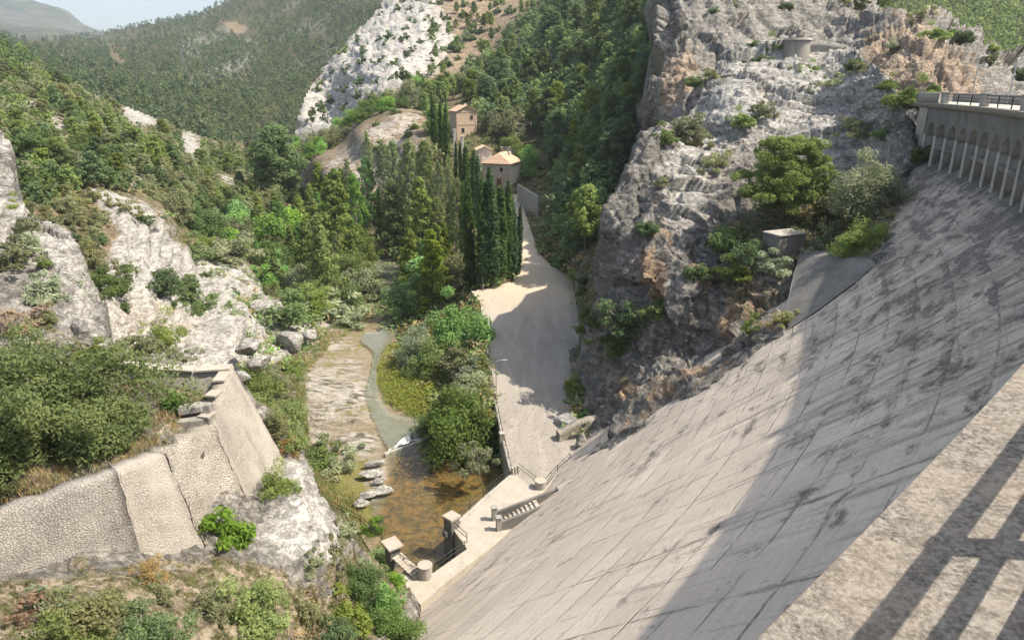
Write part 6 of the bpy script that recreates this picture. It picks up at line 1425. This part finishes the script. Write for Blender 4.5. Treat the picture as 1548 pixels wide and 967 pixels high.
n7c = scatter(18, [(375,560),(400,545),(450,560),(452,640),(470,690),(440,660),(400,610)], terr, pick(('scrub_a',3),('juniper_a',2),('broad_bush_dark',1),('grey_scrub',1)), (1.0,2.6), 'bushes along the left stream bank', .55)
n8 = scatter(26, LROCK+[(120,300)], terr, pick(('scrub_a',3),('scrub_b',2),('grey_scrub',3),('scrub_c',2)), (.9,1.9), 'scrub on the scree and rock ridge', .6)
n9 = scatter(16, MOUND, terr, pick(('scrub_a',3),('scrub_c',2),('broad_bush',1)), (1.5,3.6), 'scrub on the pale mound', .7)
n10 = scatter(22, [(820,370),(850,330),(880,390),(900,400),(885,500),(875,600),(885,640),(862,650),(868,560),(876,480),(862,405)], terr, pick(('scrub_b',3),('scrub_c',3),('broad_bush_dark',1)), (1.0,2.6), 'scrub along the shaded road edge', .5, RAV)
n11 = scatter(12, BANK_POLY[2:], bank, pick(('grey_scrub',3),('scrub_a',2),('brown_bush',2)), (.35,.9), 'small tufts over the left bank', .7, [[(-50,560),(350,560),(330,650),(178,712),(20,772),(-50,800)],[(0,740),(180,700),(330,640),(420,640),(400,800),(280,870),(0,880)],WROCK])
n12 = scatter(8, CRAG_POLY, crag, pick(('grey_scrub',3),('scrub_a',2),('scrub_b',2)), (.4,1.1), 'small tufts over the karst crag', .7, [[(1190,380),(1345,380),(1345,560),(900,740),(880,690)]])
n13 = n14 = 0
print('placed', n0, n1,n2,n3,n4,n5,n6,n7,n8,n9,n10,n11,n12,n13,n14, COUNT)
# ---- far forest, undergrowth: masses nobody could count
def low_tree(seed, h=1.0, nc=11, per=8, rad=.40, leaf=.17):
    rg = np.random.default_rng(seed); cl = []
    for i in range(nc):
        t = .25+.72*(i+.5)/nc; prof = math.sin(math.pi*min(1, .25+.7*(t-.25)/.75))**.8; a = i*2.399; rr = rad*prof*rg.uniform(.3,.9); cl.append((math.cos(a)*rr, math.sin(a)*rr, t, .12, .10, 1))
    C, N, k = clump_leaves(np.array(cl), per, rg, .5); V, Fq = leaf_cloud(C, N, leaf, 1.5, rg, True, .5)
    return V*h, Fq, rg.random(len(C)).repeat(3)
def mass(name, pts, hs, mats, seeds, **kw):
    protos = [low_tree(s, **kw) for s in seeds]; Vs = []; Fs = []; rn = []; mi = []; off = 0; rg = np.random.default_rng(3)
    for p, h in zip(pts, hs):
        i = rg.integers(len(protos)); V, Fq, r = protos[i]; a = rg.random()*6.28; c, s = math.cos(a)*h, math.sin(a)*h
        W_ = np.stack([V[:,0]*c-V[:,1]*s, V[:,0]*s+V[:,1]*c, V[:,2]*h], 1)+p; Vs.append(W_); Fs.append(Fq+off); off += len(V); rn.append(np.clip(r*.6+rg.random()*.4,0,1)); mi.append(np.full(len(Fq), rg.integers(len(mats))))
    o = link(bpy.data.objects.new(name, np_mesh(name, np.concatenate(Vs), np.concatenate(Fs), [M[m] for m in mats], False, {'rnd': np.concatenate(rn)}, None, np.concatenate(mi)))); o['kind'] = 'stuff'; return o
def mass_points(n, poly, sheet, hr, spacing=.6, avoid=(), seed=5, density=None, tall=True):
    rg = np.random.default_rng(seed); us = [p[0] for p in poly]; vs = [p[1] for p in poly]
    u = rg.uniform(min(us), max(us), n*6); v = rg.uniform(min(vs), max(vs), n*6); m = inpoly(u, v, poly)
    for a in avoid: m &= ~(inpoly(u, v, a) & (rg.random(len(u)) < (1.1 if a is ROADALL or a is BED else .9)))
    u, v = u[m], v[m]
    hp = 7*F/sheet.D(u, v)
    for a in [q for q in avoid if q is not ROADALL and q is not BED and tall]: k = ~((inpoly(u, v-hp*.8, a)|inpoly(u, v-hp*.4, a)) & (rg.random(len(u)) < .8)); u, v, hp = u[k], v[k], hp[k]
    if density is not None: k = rg.random(len(u)) < density(u, v); u, v = u[k], v[k]
    D = sheet.D(u, v); P = unproj(u, v, D); h = rg.uniform(*hr, len(u)); r = spacing*h*.5*F/D
    cell = {}; keep = []
    for i in range(len(u)):
        c = (int(u[i]//8), int(v[i]//8)); ok = True
        for a in (-1,0,1):
            for b in (-1,0,1):
                for j in cell.get((c[0]+a, c[1]+b), ()):
                    if (u[i]-u[j])**2+((v[i]-v[j])*1.5)**2 < (min(r[i],9)+min(r[j],9))**2*.55: ok = False; break
                if not ok: break
            if not ok: break
        if ok: cell.setdefault(c, []).append(i); keep.append(i)
        if len(keep) >= n: break
    P = P[keep]; P[:,2] -= .4
    return P, h[keep]
P1, h1 = mass_points(6500, [(-120,52),(0,52),(60,58),(110,56),(160,48),(200,38),(250,29),(300,20),(340,2),(362,-14),(420,-40),(640,-40),(640,100),(520,235),(440,265),(330,250),(160,185),(60,135),(0,105),(-120,100)], farh, (4.5,10.5), .60, [[(328,34),(358,32),(360,46),(335,48)],[(162,66),(172,66),(190,95),(180,104)]], density=lambda u, v: np.clip(.58+1.2*fbm(np.stack([u,v*1.6,0*u],-1), 45, 4, 58), .06, 1))
mass('forest', P1, h1, ['leaf_far','leaf_pine_dark','leaf_pine'], range(200,208))
Px, hx = mass_points(260, [(-120,45),(0,62),(40,92),(70,112),(0,106),(-120,98)], terr, (4,8), .55, seed=31); mass('woods', Px, hx, ['leaf_far','leaf_pine','leaf_pine_dark'], range(240,244))
P2, h2 = mass_points(1300, [(1320,-75),(1640,-75),(1640,130),(1500,115),(1330,50)], farr, (6,9), .6, seed=9); mass('forest', P2, h2, ['leaf_far','leaf_pine_dark'], range(210,214))
P3, h3 = mass_points(620, LHILL, terr, (3,6), .5, LPATCH+[ORANGE], seed=11); mass('woods', P3, h3, ['leaf_olive','leaf_pine','leaf_pine_dark'], range(220,226), nc=14, per=12, leaf=.12)
P4, h4 = mass_points(420, RS+[(880,420)], terr, (4,9), .5, [[(740,200),(830,200),(830,330),(770,330)]], seed=12); mass('woods', P4, h4, ['leaf_pine_dark','leaf_pine'], range(230,236), nc=16, per=14, leaf=.11)
def tufts(name, n, poly, sheet, hr, mats, avoid=(), seed=21, blades=False, leaf=.3, dens=None, sheetz=None):
    P, h = mass_points(n, poly, sheet, hr, .35, avoid, seed, dens, False)
    rg = np.random.default_rng(seed); k = np.repeat(np.arange(len(P)), 16); C = P[k]+rg.normal(size=(len(k),3))*np.array([.55,.55,.22])*h[k][:,None]; C[:,2] += h[k]*.5+.3
    if blades:
        d = rg.normal(size=(len(k),3)); d[:,2] = 0; t = np.array([0,0,1.0])*h[k][:,None]+d*.25*h[k][:,None]; b = np.cross(t, rg.normal(size=(len(k),3))); b /= np.linalg.norm(b, axis=1, keepdims=True); b *= (.07*h[k])[:,None]+.02
        C[:,2] = P[k][:,2]+.35; V = np.stack([C-b, C+b, C+t], 1).reshape(-1,3)
    else: V, _ = leaf_cloud(C, np.tile([0,0,1.0], (len(C),1)), leaf*h[k], 1.5, rg, True, .4)
    Fq = np.arange(len(V)).reshape(-1,3)
    o = link(bpy.data.objects.new(name, np_mesh(name, V, Fq, [M[m] for m in mats], False, {'rnd': rg.random(len(k)).repeat(3)}, None, rg.integers(len(mats), size=len(P))[k]))); o['kind'] = 'stuff'; return o
VAL = [(240,310),(430,240),(470,250),(540,300),(640,200),(760,190),(830,260),(880,400),(890,650),(860,660),(760,700),(700,660),(560,470),(480,560),(400,560),(300,400)]
tufts('undergrowth', 3600, VAL, terr, (.5,1.5), ['leaf_olive','leaf_pine','leaf_bright','leaf_dry','leaf_pine_dark'], [ROADALL, BED, MOUND], leaf=.42)
tufts('undergrowth', 1500, LHILL+[(100,420)], terr, (.5,1.2), ['leaf_olive','leaf_pine','leaf_dry'], LPATCH+[LROCK], 22, leaf=.5)
tufts('grass', 1300, [(470,690),(560,690),(560,720),(590,800),(590,850),(540,800),(500,760),(470,715),(440,560),(480,500),(560,470),(575,500),(500,520),(460,570)], terr, (.25,.6), ['leaf_grass','leaf_dry','leaf_pine'], [], 23, True)
ISL = [(566,535),(600,520),(660,550),(700,570),(700,640),(640,640),(590,610),(570,580)]
tufts('reeds', 4200, ISL, terr, (.5,1.1), ['leaf_grass','leaf_grass','leaf_pine_bright','leaf_grass','leaf_juniper'], [], 24, False, .26)
tufts('grass', 1400, [(-50,560),(345,565),(325,640),(178,705),(20,770),(-50,790),(-50,560)], bank, (.15,.4), ['leaf_dry','leaf_olive','leaf_brown'], [], 25, True)
tufts('undergrowth', 260, [(470,860),(520,830),(610,890),(620,960),(560,1010),(440,1010)], bank, (.2,.6), ['leaf_olive','leaf_dry','leaf_pine','leaf_brown'], [], 26, leaf=.35)
tufts('undergrowth', 800, BENCH, crag, (.3,.8), ['leaf_olive','leaf_dry','leaf_pine_dark'], [], 27, leaf=.4)
tufts('undergrowth', 900, [(720,430),(735,470),(745,560),(735,640),(700,660),(640,560),(600,500),(640,470)], terr, (.3,.9), ['leaf_olive','leaf_pine','leaf_dry','leaf_grass'], [ROADALL,BED], 28, leaf=.4)
# air: far things fade towards pale blue
mb = MB(); mb.box((0,3000,1200), (9000,9400,2500))
hm = bpy.data.materials.new('haze'); hm.use_nodes = True; hn = hm.node_tree; hn.nodes.clear(); ho = hn.nodes.new('ShaderNodeOutputMaterial'); hv = hn.nodes.new('ShaderNodeVolumePrincipled')
hv.inputs['Color'].default_value = (.72,.82,.95,1); hv.inputs['Density'].default_value = .00011; hv.inputs['Anisotropy'].default_value = .2; hn.links.new(hv.outputs[0], ho.inputs['Volume'])
hz = mb.build('haze', hm); hz['kind'] = 'stuff'
# ------------------------------------------------------------------ light, sky, camera
w = bpy.data.worlds.new('World'); scene.world = w; w.use_nodes = True
nt = w.node_tree; nt.nodes.clear()
sky = nt.nodes.new('ShaderNodeTexSky'); sky.sky_type = 'NISHITA'; sky.sun_disc = False
sky.sun_elevation = SUN_EL; sky.sun_rotation = SUN_AZ; sky.altitude = 600; sky.air_density = 1.0; sky.dust_density = 4.0; sky.ozone_density = .6
bg = nt.nodes.new('ShaderNodeBackground'); bg.inputs['Strength'].default_value = .115
wo = nt.nodes.new('ShaderNodeOutputWorld'); nt.links.new(sky.outputs[0], bg.inputs[0]); nt.links.new(bg.outputs[0], wo.inputs[0])
sd = bpy.data.lights.new('sun', 'SUN'); sd.energy = 5.0; sd.angle = R(.53); sd.color = (1.0,.94,.855)
so = bpy.data.objects.new('sun', sd); COL.objects.link(so)
dirv = Vector((math.sin(SUN_AZ)*math.cos(SUN_EL), math.cos(SUN_AZ)*math.cos(SUN_EL), math.sin(SUN_EL)))
so.rotation_euler = dirv.to_track_quat('Z', 'Y').to_euler(); so.location = (200,-60,300)
cam = bpy.data.cameras.new('camera'); cam.sensor_width = 36; cam.lens = F/1548*36; cam.clip_start = .1; cam.clip_end = 20000
co = bpy.data.objects.new('camera', cam); COL.objects.link(co); co.location = (0,0,CZ); co.rotation_euler = (math.pi/2-PITCH,0,0)
scene.camera = co
vs_ = scene.view_settings; vs_.view_transform = 'Standard'; vs_.look = 'None'; vs_.exposure = EXPOSURE; vs_.gamma = 1
vs_.use_white_balance = True; vs_.white_balance_temperature = 6950; vs_.white_balance_tint = 10
scene.cycles.max_bounces = 5; scene.cycles.diffuse_bounces = 3; scene.cycles.transparent_max_bounces = 12; scene.cycles.volume_bounces = 1
scene.cycles.use_denoising = True
